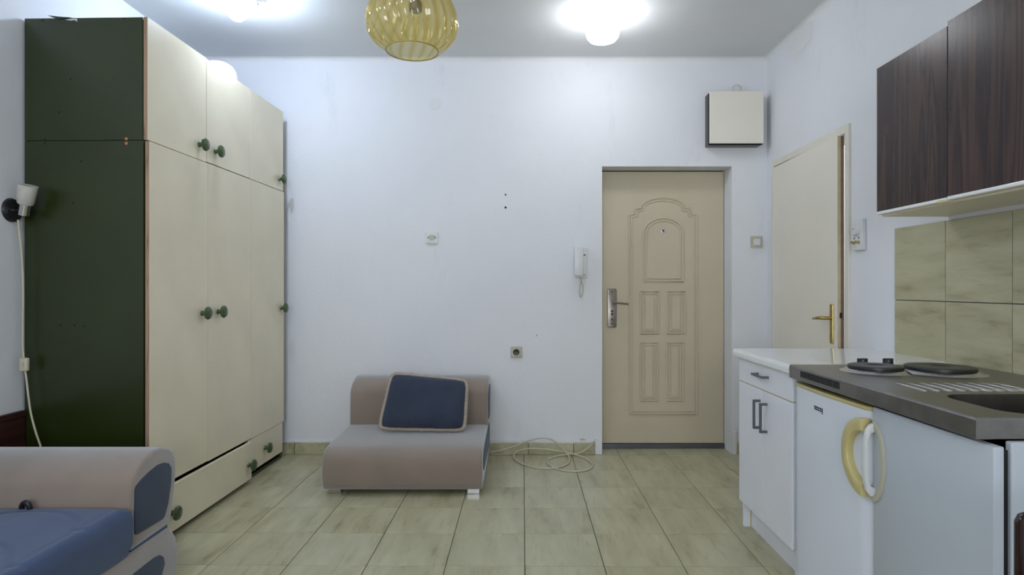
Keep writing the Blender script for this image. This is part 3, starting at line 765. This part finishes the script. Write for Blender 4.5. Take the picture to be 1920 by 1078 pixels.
bmesh.ops.remove_doubles(bm, verts=bm.verts, dist=0.0008)
build('cover', bm, 'navy_cloth', cu, smooth=True)
per = [(-1 + 2 * q / 16, -1) for q in range(16)] + [(1, -1 + 2 * q / 12) for q in range(12)] + [(1 - 2 * q / 16, 1) for q in range(16)] + [(-1, 1 - 2 * q / 12) for q in range(12)]
pts = []
for q, (u, v) in enumerate(per):
    e = 0.985; p = cpos(u * e, v * e, 0.0) + nrm * 0.006
    p.z += 0.002 * math.sin(q * 2.1); pts.append(p)
build('piping', tube(B(), smooth_path(pts, 3, True), [0.0158 + 0.0014 * math.sin(q * 1.9) for q in range(len(pts) * 3)], 10, True), 'piping_cloth', cu, smooth=True)

# white cable lying in loops on the floor
raw = [(884, 512), (930, 503), (1000, 482), (1050, 462), (1110, 447), (1160, 450), (1195, 472), (1230, 508), (1251, 540), (1240, 566), (1185, 584), (1120, 585), (1060, 574), (1010, 555), (992, 532), (1008, 508), (1060, 495), (1130, 497), (1190, 505), (1250, 515), (1310, 533), (1350, 558), (1354, 580), (1325, 595), (1270, 600), (1205, 592), (1160, 572), (1149, 551), (1175, 534), (1230, 522), (1285, 517), (1325, 500), (1350, 478), (1362, 460)]
path = []
for q, (a, b_) in enumerate(raw):
    px, py = 560 + a / 2.4617, 640 + b_ / 2.4617
    p = at_z(px, py, 0.006 + (0.007 if q in (18, 19, 20, 29, 30) else 0.0)) if py > CY + 1.19 * FPX / 4.30 else None
    if p is None or p.y > 4.30:
        p = at(px, py, 4.305)
    path.append(p)
cab = build('cable', tube(B(), smooth_path(path, 6), 0.0058, 8), 'cord_white', smooth=True)
tag(cab, 'loose cream cable curled in loops on the floor by the skirting', 'cable')
pp = [at_z(560 + a / 2.4617, 640 + b_ / 2.4617, 0.006) for a, b_ in ((884, 521), (930, 521), (975, 520), (1010, 514))]
o = build('cable', tube(B(), smooth_path(pp, 5), 0.0045, 8), 'cord_white', smooth=True)
tag(o, 'short straight cable end beside the low chair at the skirting', 'cable')

# ================================================================== fittings on the back wall
def plate(name, px, py, s, label, cat, mat, depth=0.010):
    c = at(px, py, YB); r = empty(name, (c.x, YB, c.z)); tag(r, label, cat)
    h = s * YB / FPX / 2
    p = build('faceplate', prism(B(), rrect(c.x - h, c.x + h, c.z - h, c.z + h, 0.006), 'y', YB - depth, YB, bev=0.002), mat, r, smooth=True)
    return r, p, c, h
r, p, c, h = plate('aerial_socket', 810, 446, 22, 'square white wall plate with a small grey centre on the bare wall above the chair', 'wall plate', 'white_plastic', 0.012)
build('insert', bx(c.x - 0.020, c.x + 0.020, YB - 0.016, YB - 0.011, c.z - 0.016, c.z + 0.020, bev=0.002), 'aged_plastic', r)
for s in (-1, 1): build('screw', lathe(B(), [(0.0, -0.003), (0.0055, -0.002), (0.006, 0.001)], (c.x + s * 0.026, YB - 0.012, c.z + 0.002), 12, 'y'), 'grey_metal', r)
r, p, c, h = plate('power_socket', 968, 660, 21, 'beige round-hole power socket low on the wall right of the chair', 'socket', 'aged_plastic', 0.012)
build('inner_frame', prism(B(), rrect(c.x - h * .78, c.x + h * .78, c.z - h * .72, c.z + h * .82, 0.003), 'y', YB - 0.016, YB - 0.010, bev=0.0012), 'aged_plastic', p)
wl_ = build('well', lathe(B(), [(0.0, -0.0165), (0.019, -0.0165), (0.0215, -0.0175), (0.023, -0.016)], (c.x, YB, c.z), 28, 'y'), 'black_plastic', r, smooth=True)
for s in (-1, 1): build('pin_hole', lathe(B(), [(0.0, -0.0185), (0.003, -0.0185), (0.0035, -0.016)], (c.x + s * 0.009, YB, c.z), 10, 'y'), 'grey_metal', wl_)
r, p, c, h = plate('light_switch', 1418, 454, 22, 'cream rocker light switch between the two doors', 'switch', 'aged_plastic', 0.012)
build('rocker', bx(c.x - h * .55, c.x + h * .55, YB - 0.018, YB - 0.010, c.z - h * .55, c.z + h * .55, bev=0.003), 'white_plastic', p)
c = at(815, 195, YB)
o = build('round_cover', lathe(B(), [(0.0, -0.004), (0.036, -0.004), (0.041, -0.0025), (0.042, 0.001)], (c.x, YB, c.z), 40, 'y'), 'plaster', smooth=True)
tag(o, 'round junction box lid painted over in wall white near the ceiling', 'cover')
for px, py, m_ in ((948, 365, 'orange_plug'), (948, 389, 'dark_gap')):
    c = at(px, py, YB)
    o = build('wall_plug', lathe(B(), [(0.0, -0.0012), (0.0075, -0.0012), (0.008, 0.001)], (c.x, YB, c.z), 16, 'y'), m_, wb)
    build('hole', lathe(B(), [(0.0, -0.002), (0.004, -0.002), (0.0042, 0.0)], (c.x, YB - 0.0005, c.z), 12, 'y'), 'dark_gap', o)
c = at(1006, 629, YB)
build('wall_nick', prism(B(), [(c.x - 0.008, c.z - 0.011), (c.x + 0.003, c.z - 0.002), (c.x + 0.009, c.z + 0.011), (c.x - 0.002, c.z + 0.003)], 'y', YB - 0.0008, YB + 0.001), 'bronze', wb)

for px, py, q, m_ in ((1092, 826, 0.030, 'salmon_chip'), (574, 826, 0.045, 'plaster'), (1045, 826, 0.05, 'plaster')):
    c = at(px, py, YB); k_ = 9
    build('plaster_chip', prism(B(), [(c.x + q * random.uniform(.7, 1.1) * math.cos(2 * PI * a / k_), c.z + 0.45 * q * random.uniform(.7, 1.1) * math.sin(2 * PI * a / k_)) for a in range(k_)], 'y', YB - 0.003, YB + 0.001, bev=0.0012, seg=1), m_, wb)
pp = [at_x(px, py, XR) for px, py in ((1472, 74), (1477, 98), (1487, 103), (1506, 93), (1521, 72), (1524, 47), (1518, 28))]
build('paint_patch', prism(B(), [(p.y, min(p.z, ZC - 0.002)) for p in pp], 'x', XR - 0.0012, XR + 0.001), 'ceiling_paint', wr)

# intercom handset
ic = empty('intercom', (at(1089, 491, YB).x, YB, at(1089, 491, YB).z)); tag(ic, 'white intercom handset on the wall left of the entry door', 'intercom')
a, b_ = at(1079, 464, YB), at(1101, 520, YB)
bd = build('body', bx(a.x, b_.x - 0.004, YB - 0.028, YB, b_.z, a.z - 0.004, bev=0.004), 'white_plastic', ic, smooth=True)
a, b_ = at(1077, 463.5, YB - 0.05), at(1093, 516.5, YB - 0.05)
bm = B(); zz = (a.z, b_.z)
prism(bm, [(YB - 0.030, zz[1]), (YB - 0.058, zz[1] + 0.002), (YB - 0.066, zz[1] + 0.05), (YB - 0.066, zz[0] - 0.05), (YB - 0.058, zz[0] - 0.002), (YB - 0.030, zz[0])], 'x', a.x, b_.x, bev=0.004)
build('handset', bm, 'white_plastic', ic, smooth=True)
p = at(1096, 478, YB - 0.028)
build('button', bx(p.x - 0.007, p.x + 0.007, YB - 0.0305, YB - 0.027, p.z - 0.004, p.z + 0.004, bev=0.001), 'black_plastic', bd)
p = at(1095.5, 515.5, YB - 0.028)
build('button', bx(p.x - 0.008, p.x + 0.008, YB - 0.0305, YB - 0.027, p.z - 0.003, p.z + 0.002, bev=0.001), 'grey_metal', bd)
# coiled cord: goes down and back up
spine = smooth_path([at(1088, 520, 4.31), at(1091, 530, 4.305), at(1093.5, 540, 4.30), at(1092, 552, 4.30), at(1088, 557, 4.30), at(1086.5, 548, 4.305), at(1088, 535, 4.31), at(1090, 527, 4.315)], 20)
pts = []
for q, s in enumerate(spine):
    a = q * 2 * PI / 5.0; rr = 0.0045
    pts.append(s + Vector((math.cos(a) * rr, math.sin(a) * rr, 0)))
build('coiled_cord', tube(B(), pts, 0.0022, 6), 'cord_white', ic, smooth=True)

# fuse box near the ceiling
fb = empty('fuse_box', (at(1381, 220, YB).x, YB, at(1381, 268, YB).z)); tag(fb, 'square cream fuse box cover high on the wall in the corner', 'fuse box')
YX = YB - 0.095
a, b_ = at(1331, 171, YX), at(1432, 268.5, YX)
build('box', bx(a.x - 0.004, b_.x - 0.012, YX + 0.02, YB, b_.z - 0.010, a.z - 0.008, bev=0.002), 'mahogany', fb)
build('backing', bx(a.x - 0.005, b_.x - 0.004, YX + 0.014, YX + 0.022, b_.z - 0.007, a.z - 0.012), 'dark_gap', fb)
build('cover', bx(a.x, b_.x, YX, YX + 0.016, b_.z, a.z, bev=0.002), 'leaf_cream', fb)
ctr = at(1382, 166, YB - 0.03)
pts = [ctr + Vector((0.030 * math.cos(t), 0, 0.026 * math.sin(t))) for t in [PI * 1.25 - q * PI * 1.75 / 20 for q in range(21)]] + [ctr + Vector((0.004, 0, -0.022)), ctr + Vector((-0.016, 0.01, -0.028))]
build('wire_loop', tube(B(), pts, 0.0032, 8), 'cord_white', fb, smooth=True)

# ================================================================== boiler control on the right wall
p0 = at_x(1597, 441, XR); yc = 3.152
bc = empty('control_panel', (XR, yc, 1.47)); tag(bc, 'white control plate with dial and two toggles on the right wall', 'control panel')
z0, z1, y0, y1 = 1.392, 1.552, 3.102, 3.204
pl_ = build('plate', bx(XR - 0.020, XR, y0, y1, z0, z1, bev=0.003), 'white_plastic', bc, smooth=True)
dl = build('dial', lathe(B(), [(0.0, -0.016), (0.030, -0.015), (0.035, -0.010), (0.037, 0.0)], (XR - 0.019, yc + 0.004, 1.503), 32, 'x'), 'white_plastic', bc, smooth=True)
build('pointer', lathe(B(), [(0.0, -0.018), (0.004, -0.017), (0.004, -0.014)], (XR - 0.019, yc + 0.014, 1.503), 10, 'x'), 'grey_metal', dl)
for dy in (0.024, -0.018):
    t_ = build('toggle', tube(B(), [(XR - 0.019, yc + dy, 1.432), (XR - 0.030, yc + dy, 1.432), (XR - 0.040, yc + dy, 1.438)], [0.009, 0.006, 0.004], 12), 'brass', bc, smooth=True)
    build('indicator', lathe(B(), [(0.0, -0.004), (0.004, -0.003), (0.0045, 0.0)], (XR - 0.020, yc + dy, 1.455), 12, 'x'), 'grey_metal', bc)

# ================================================================== upper kitchen cabinet
uc = empty('wall_cabinet', (1.65, 2.1, 1.49)); tag(uc, 'dark walnut-grain wall cabinet over the cooker', 'cabinet')
UF, UY1, UYS, UY0 = 1.494, 2.515, 2.100, 1.685
UZ0, UZ1 = 1.492, 2.108
bm = B(); t = 0.016
box(bm, UF + 0.020, XR, UY1 - t, UY1, UZ0, UZ1); box(bm, UF + 0.020, XR, UY0, UY0 + t, UZ0, UZ1)
box(bm, UF + 0.020, XR, UY0 + t, UY1 - t, UZ0 + 0.002, UZ0 + 0.018); box(bm, UF + 0.020, XR, UY0 + t, UY1 - t, UZ1 - t, UZ1)
box(bm, XR - 0.006, XR, UY0 + t, UY1 - t, UZ0 + 0.018, UZ1 - t)
box(bm, UF + 0.022, XR - 0.006, UYS - 0.008, UYS + 0.008, UZ0 + 0.018, UZ1 - t)
build('body', bm, 'cream', uc)
def udoor(y0, y1, z0, z1, x):
    d = build('door', bx(x, x + 0.018, y0, y1, z0 + 0.012, z1, bev=0.0012, seg=1), 'dark_wood', uc)
    build('bottom_strip', bx(x - 0.003, x + 0.019, y0, y1, z0, z0 + 0.012, bev=0.002), 'worktop_white', d)
    build('side_edge', bx(x + 0.001, x + 0.0175, y1 - 0.001, y1 + 0.0012, z0 + 0.014, z1 - 0.001), 'dark_gap', d)
    return d
udoor(UYS + 0.003, UY1, UZ0 + 0.008, UZ1, UF)
dB = udoor(UY0, UYS - 0.003, UZ0 + 0.010, UZ1 + 0.014, UF - 0.002)
build('seam_edge', bx(UF + 0.002, UF + 0.020, UYS - 0.0028, UYS + 0.0028, UZ0 + 0.012, UZ1 - 0.14), 'yellow_plastic', uc)
build('corner_chip', bx(UF - 0.004, UF + 0.01, UYS + 0.006, UYS + 0.045, UZ0 + 0.004, UZ0 + 0.013, bev=0.001), 'yellow_plastic', uc)

# ================================================================== base cabinet with white worktop
KX = 1.115; CY0, CY1 = 2.455, 3.045
kc = empty('base_cabinet', (1.45, 2.75, 0)); tag(kc, 'white base cabinet with one drawer and two doors at the far end of the kitchen', 'cabinet')
bm = B(); t = 0.016
box(bm, KX + 0.018, XR - 0.01, CY1 - t, CY1, 0.0, 0.848); box(bm, KX + 0.018, XR - 0.01, CY0, CY0 + t, 0.0, 0.848)
box(bm, KX + 0.018, XR - 0.01, CY0 + t, CY1 - t, 0.13, 0.146); box(bm, XR - 0.018, XR - 0.01, CY0 + t, CY1 - t, 0.146, 0.848)
box(bm, KX + 0.020, XR - 0.02, CY0 + t, CY1 - t, 0.832, 0.848); box(bm, KX + 0.020, KX + 0.10, CY0 + t, CY1 - t, 0.722, 0.734)
build('body', bm, 'white_laminate', kc)
build('plinth', bx(KX + 0.055, KX + 0.071, CY0, CY1 - 0.001, 0.001, 0.128), 'white_laminate', kc)
build('side_edge', bx(KX + 0.050, KX + 0.0545, CY1 - 0.018, CY1 + 0.001, 0.001, 0.129), 'yellow_plastic', kc)
def kfront(name, y0, y1, z0, z1):
    d = build(name, bx(KX, KX + 0.017, y0, y1, z0, z1, bev=0.0015, seg=1), 'white_laminate', kc)
    return d
dr = kfront('drawer', CY0 + 0.002, CY1, 0.733, 0.846)
build('edge_band', bx(KX + 0.0015, KX + 0.0165, CY0 + 0.003, CY1 - 0.001, 0.7295, 0.7332), 'yellow_plastic', dr)
mid = 2.745
da = kfront('door', mid + 0.0022, CY1, 0.130, 0.728)
db = kfront('door', CY0 + 0.002, mid - 0.0022, 0.130, 0.728)
build('edge_band', bx(KX + 0.0015, KX + 0.0165, mid - 0.0024, mid + 0.0008, 0.131, 0.727), 'aged_plastic', db)
def bar_v(parent, y, z0, z1):
    bm = B(); r = 0.0055
    box(bm, KX - 0.034, KX - 0.024, y - r, y + r, z0, z1, bev=0.0018, seg=1)
    for z in (z0 + 0.0055, z1 - 0.0055): box(bm, KX - 0.026, KX + 0.001, y - r, y + r, z - 0.0055, z + 0.0055, bev=0.0015, seg=1)
    return build('handle', bm, 'grey_metal', parent)
bar_v(da, mid + 0.035, 0.548, 0.682); bar_v(db, mid - 0.040, 0.546, 0.680)
bm = B(); zc_ = 0.797; y0, y1 = mid - 0.062, mid + 0.062
box(bm, KX - 0.034, KX - 0.024, y0, y1, zc_ - 0.0055, zc_ + 0.0055, bev=0.0018, seg=1)
for y in (y0 + 0.0055, y1 - 0.0055): box(bm, KX - 0.026, KX + 0.001, y - 0.0055, y + 0.0055, zc_ - 0.0055, zc_ + 0.0055, bev=0.0015, seg=1)
build('handle', bm, 'grey_metal', dr)
# worktop with rounded front edge
xf = 1.087
prof = [(XR - 0.001, 0.850), (XR - 0.001, 0.888)] + [(xf + 0.016 - 0.016 * math.sin(q * PI / 12), 0.872 + 0.016 * math.cos(q * PI / 12)) for q in range(7)] + [(xf + 0.004, 0.853), (xf + 0.010, 0.850)]
wt = build('worktop', prism(B(), prof, 'y', 2.425, 3.062), 'worktop_white', smooth=True)
tag(wt, 'glossy white worktop lying on the base cabinet', 'worktop')
build('end_band', prism(B(), [(x, z) for x, z in prof], 'y', 2.4205, 2.425), 'yellow_plastic', wt)

# ================================================================== steel hob and sink top
SX0, SX1, SY0, SY1, SZT = 1.086, XR - 0.010, 1.432, 2.418, 0.890
st = empty('kitchenette_top', (1.43, 1.92, 0.84)); tag(st, 'worn stainless steel worktop with two hotplates and a sink', 'hob')
bm = B()
outer = [(SX0 + 0.006, SY0 + 0.004), (SX1, SY0 + 0.004), (SX1, SY1), (SX0 + 0.006, SY1)]
hole = rrect(1.205, 1.625, 1.468, 1.748, 0.075, 8)
ov = [bm.verts.new((x, y, SZT)) for x, y in outer]; hv = [bm.verts.new((x, y, SZT)) for x, y in hole]
es = [bm.edges.new((ov[i], ov[(i + 1) % 4])) for i in range(4)] + [bm.edges.new((hv[i], hv[(i + 1) % len(hv)])) for i in range(len(hv))]
bmesh.ops.triangle_fill(bm, use_beauty=True, use_dissolve=False, edges=es)
def skirt(loop, seq):
    prev = loop
    for fn in seq:
        cur = [bm.verts.new(fn(v.co)) for v in loop]
        for q in range(len(loop)): bm.faces.new((prev[q], prev[(q + 1) % len(loop)], cur[(q + 1) % len(loop)], cur[q]))
        prev = cur
    return prev
def out(d, z):
    def f(c):
        x = SX0 + 0.006 - d if c.x < 1.3 else c.x
        y = SY0 + 0.004 - d * 0.6 if c.y < 1.8 else c.y
        return (x, y, z)
    return f
skirt(ov, [out(0.004, SZT - 0.002), out(0.006, SZT - 0.006), out(0.006, SZT - 0.050), out(0.003, SZT - 0.052), out(-0.012, SZT - 0.052)])
top = build('top_sheet', bm, 'steel', st)
bm = B()
def ring(f, z): 
    return [bm.verts.new((1.415 + (x - 1.415) * f, 1.608 + (y - 1.608) * f, z)) for x, y in hole]
rs = [ring(1.0, SZT), ring(0.99, SZT - 0.006), ring(0.955, SZT - 0.10), ring(0.93, SZT - 0.135), ring(0.85, SZT - 0.15), ring(0.3, SZT - 0.155)]
for a, b_ in zip(rs, rs[1:]):
    for q in range(len(hole)): bm.faces.new((a[q], a[(q + 1) % len(hole)], b_[(q + 1) % len(hole)], b_[q]))
bm.faces.new(rs[-1])
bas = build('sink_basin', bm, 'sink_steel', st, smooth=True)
build('drain', lathe(B(), [(0.0, 0.004), (0.02, 0.004), (0.032, 0.002), (0.034, 0.0)], (1.50, 1.60, SZT - 0.155), 28), 'chrome', bas, smooth=True)
for q in range(9):
    x = 1.216 + 0.0395 * q
    build('drain_ridge', tube(B(), [(x, 1.795, SZT - 0.001), (x, 1.805, SZT + 0.0008), (x, 1.94, SZT + 0.0008), (x, 1.952, SZT - 0.001)], [0.0012, 0.0042, 0.0042, 0.0012], 8, flat=0.7), 'chrome', top, smooth=True)
def hotplate(c, r):
    ringo = build('hob_ring', lathe(B(), [(r * 1.30, 0.0), (r * 1.16, 0.003), (r * 1.06, 0.009), (r * 0.99, 0.011), (r * 0.97, 0.006)], (c[0], c[1], SZT - 0.0005), 44), 'chrome', st, smooth=True)
    hpz = build('hotplate', lathe(B(), [(r * 0.95, 0.006), (r * 0.985, 0.010), (r, 0.016), (r * 0.985, 0.021), (r * 0.95, 0.0225), (r * 0.30, 0.0225), (r * 0.26, 0.020), (0.0, 0.020)], (c[0], c[1], SZT), 48), 'cast_iron', st, smooth=True)
hotplate((1.316, 2.225), 0.092); hotplate((1.536, 2.200), 0.113)
for px in (1617, 1665):
    x = (px - CX) * 2.375 / FPX
    bm = lathe(B(), [(0.0215, 0.0), (0.022, 0.006), (0.018, 0.012), (0.017, 0.026), (0.0, 0.027)], (x, 2.375, SZT - 0.0005), 24)
    kn = build('control_knob', bm, 'black_plastic', st, smooth=True)
    build('grip', bx(x - 0.020, x + 0.020, 2.371, 2.379, SZT + 0.010, SZT + 0.0295, bev=0.002), 'black_plastic', kn)
# ventilation slots in the front edge
bm = B(); n = 24
for q in range(n):
    y = 2.318 - (2.318 - 2.045) * q / (n - 1)
    box(bm, SX0 - 0.0008, SX0 + 0.004, y - 0.0037, y + 0.0037, SZT - 0.036, SZT - 0.012)
tag(build('vent_slots', bm, 'dark_gap', top), kind='stuff')

# ================================================================== fridge under the hob
fr = empty('fridge', (1.45, 2.16, 0)); tag(fr, 'small white fridge with yellowed crescent handle under the steel hob', 'fridge')
FY0, FY1 = 1.905, 2.442
build('body', bx(KX + 0.045, XR - 0.03, FY0 + 0.008, FY1 - 0.004, 0.03, 0.825, bev=0.008), 'white_enamel', fr, smooth=True)
# gently bowed door
def bow(y0, y1, depth, x, back, n=18, r=0.014):
    f = []
    for q in range(n + 1):
        t_ = q / n; y = y0 + (y1 - y0) * t_
        e = min(y - y0, y1 - y); rr = r - math.sqrt(max(0, r * r - max(0, r - e) ** 2)) if e < r else 0
        f.append((x - depth * (1 - (2 * t_ - 1) ** 2) + rr, y))
    return [(back, y0)] + f + [(back, y1)]
FX = KX - 0.002
fd = build('door', prism(B(), bow(FY0, FY1, 0.012, FX, KX + 0.043), 'z', 0.045, 0.806, bev=0.002, seg=1), 'white_enamel', fr, smooth=True)
build('top_trim', prism(B(), bow(FY0, FY1, 0.012, FX - 0.001, KX + 0.042), 'z', 0.806, 0.820, bev=0.004), 'yellow_plastic', fd, smooth=True)
for y in (FY0 + 0.05, FY1 - 0.04): build('foot', lathe(B(), [(0.018, 0.0), (0.018, 0.012), (0.010, 0.016), (0.010, 0.035)], (KX + 0.09, y, 0.0), 16), 'black_plastic', fr, smooth=True)
# wordmark on the door, too small to read: strokes only
y = at_x(1536, 767, FX - 0.009).y; z = at_x(1536, 767, FX - 0.009).z
bm = B(); xs = FX - 0.0132
box(bm, xs, xs + 0.003, y - 0.032, y + 0.030, z + 0.003, z + 0.0075); box(bm, xs, xs + 0.003, y - 0.030, y + 0.026, z - 0.006, z - 0.002)
for d in (0.026, 0.013, -0.002, -0.016): box(bm, xs, xs + 0.003, y + d - 0.002, y + d + 0.002, z - 0.006, z + 0.0075)
box(bm, xs, xs + 0.003, y - 0.032, y - 0.026, z - 0.013, z + 0.0075)
build('wordmark', bm, 'grey_metal', fd)
# yellowed crescent on the door edge
def crescent(yc_, zc_, ry, rz, wid, sgn, n=22):
    o_, i_ = [], []
    for q in range(n + 1):
        a = -PI / 2 + PI * q / n
        o_.append((yc_ + sgn * ry * math.cos(a), zc_ + rz * math.sin(a)))
        i_.append((yc_ + sgn * (ry - wid) * math.cos(a), zc_ + (rz - wid * 1.15) * math.sin(a)))
    return o_ + list(reversed(i_))
HZ = CAMZ - (856 - CY) * 1.92 / FPX
bm = prism(B(), crescent(1.908, HZ, 0.122, 0.124, 0.036, 1), 'x', FX - 0.030, FX + 0.004, bev=0.006)
build('handle', bm, 'yellow_plastic', fd, smooth=True)

# ================================================================== sink cupboard with a single door
sk = empty('sink_cupboard', (1.45, 1.66, 0)); tag(sk, 'white single-door cupboard under the sink, nearest the camera', 'cupboard')
KY0, KY1 = 1.412, 1.890
bm = B(); t = 0.02
box(bm, KX + 0.040, XR - 0.03, KY0 + 0.002, KY0 + 0.002 + t, 0.0, 0.836, bev=0.004); box(bm, KX + 0.040, XR - 0.03, KY1 - t, KY1, 0.0, 0.70, bev=0.004)
box(bm, KX + 0.040, XR - 0.03, KY0 + t, KY1 - t, 0.06, 0.08); box(bm, XR - 0.05, XR - 0.03, KY0 + t, KY1 - t, 0.08, 0.70)
build('body', bm, 'shaded_enamel', sk)
sd = build('door', bx(KX - 0.004, KX + 0.022, KY0, KY1, 0.035, 0.826, bev=0.003), 'shaded_enamel', sk, smooth=True)
build('gasket', bx(KX + 0.0225, KX + 0.0395, KY0 + 0.012, KY1 - 0.012, 0.05, 0.815), 'dark_gap', sk)
# pale crescent and the white grip standing off the door edge
bm = prism(B(), crescent(KY1 - 0.004, HZ - 0.004, 0.062, 0.128, 0.018, -1), 'x', KX - 0.010, KX - 0.003, bev=0.002)
hd = build('handle', bm, 'aged_plastic', sd, smooth=True)
bm = B()
prism(bm, [(KX - dx, HZ + dz) for dx, dz in ((.002, .115), (.016, .110), (.028, .095), (.035, .06), (.037, 0), (.035, -.06), (.030, -.095), (.018, -.113), (.002, -.112), (.002, -.088), (.015, -.083), (.021, -.065), (.022, .065), (.016, .083), (.002, .088))], 'y', KY1 - 0.012, KY1 + 0.006, bev=0.003)
build('grip', bm, 'white_plastic', hd, smooth=True)

# ================================================================== dark chair at the right edge
wc = empty('wooden_chair', (1.05, 0.86, 0)); tag(wc, 'glossy dark mahogany chair of which one back post shows at the right edge', 'chair')
wx0, wx1 = 0.872, 1.27; wy0, wy1 = 0.64, 1.03
def post(x, y, z1):
    return tube(B(), [(x, y, 0.0), (x, y, 0.3), (x, y, z1 - 0.018), (x, y, z1 - 0.006), (x, y, z1)], [0.017, 0.021, 0.021, 0.016, 0.007], 16)
for x in (wx0, wx1): build('back_post', post(x, wy1, 0.815), 'mahogany', wc, smooth=True)
for x in (wx0 + 0.01, wx1 - 0.01): build('leg', tube(B(), [(x, wy0, 0.0), (x, wy0, 0.42)], [0.015, 0.021], 14), 'mahogany', wc, smooth=True)
build('seat', bx(wx0 - 0.01, wx1 + 0.01, wy0 - 0.03, wy1 - 0.015, 0.42, 0.455, bev=0.012), 'mahogany', wc, smooth=True)
for z in (0.60, 0.745): build('back_rail', bx(wx0 + 0.01, wx1 - 0.01, wy1 - 0.010, wy1 + 0.010, z - 0.022, z + 0.022, bev=0.006), 'mahogany', wc, smooth=True)
for x in (wx0 + 0.005, wx1 - 0.005): build('stretcher', cyl(B(), (x, wy0, 0.2), (x, wy1, 0.2), 0.010, 10), 'mahogany', wc, smooth=True)
print('floor tiles', ninst)
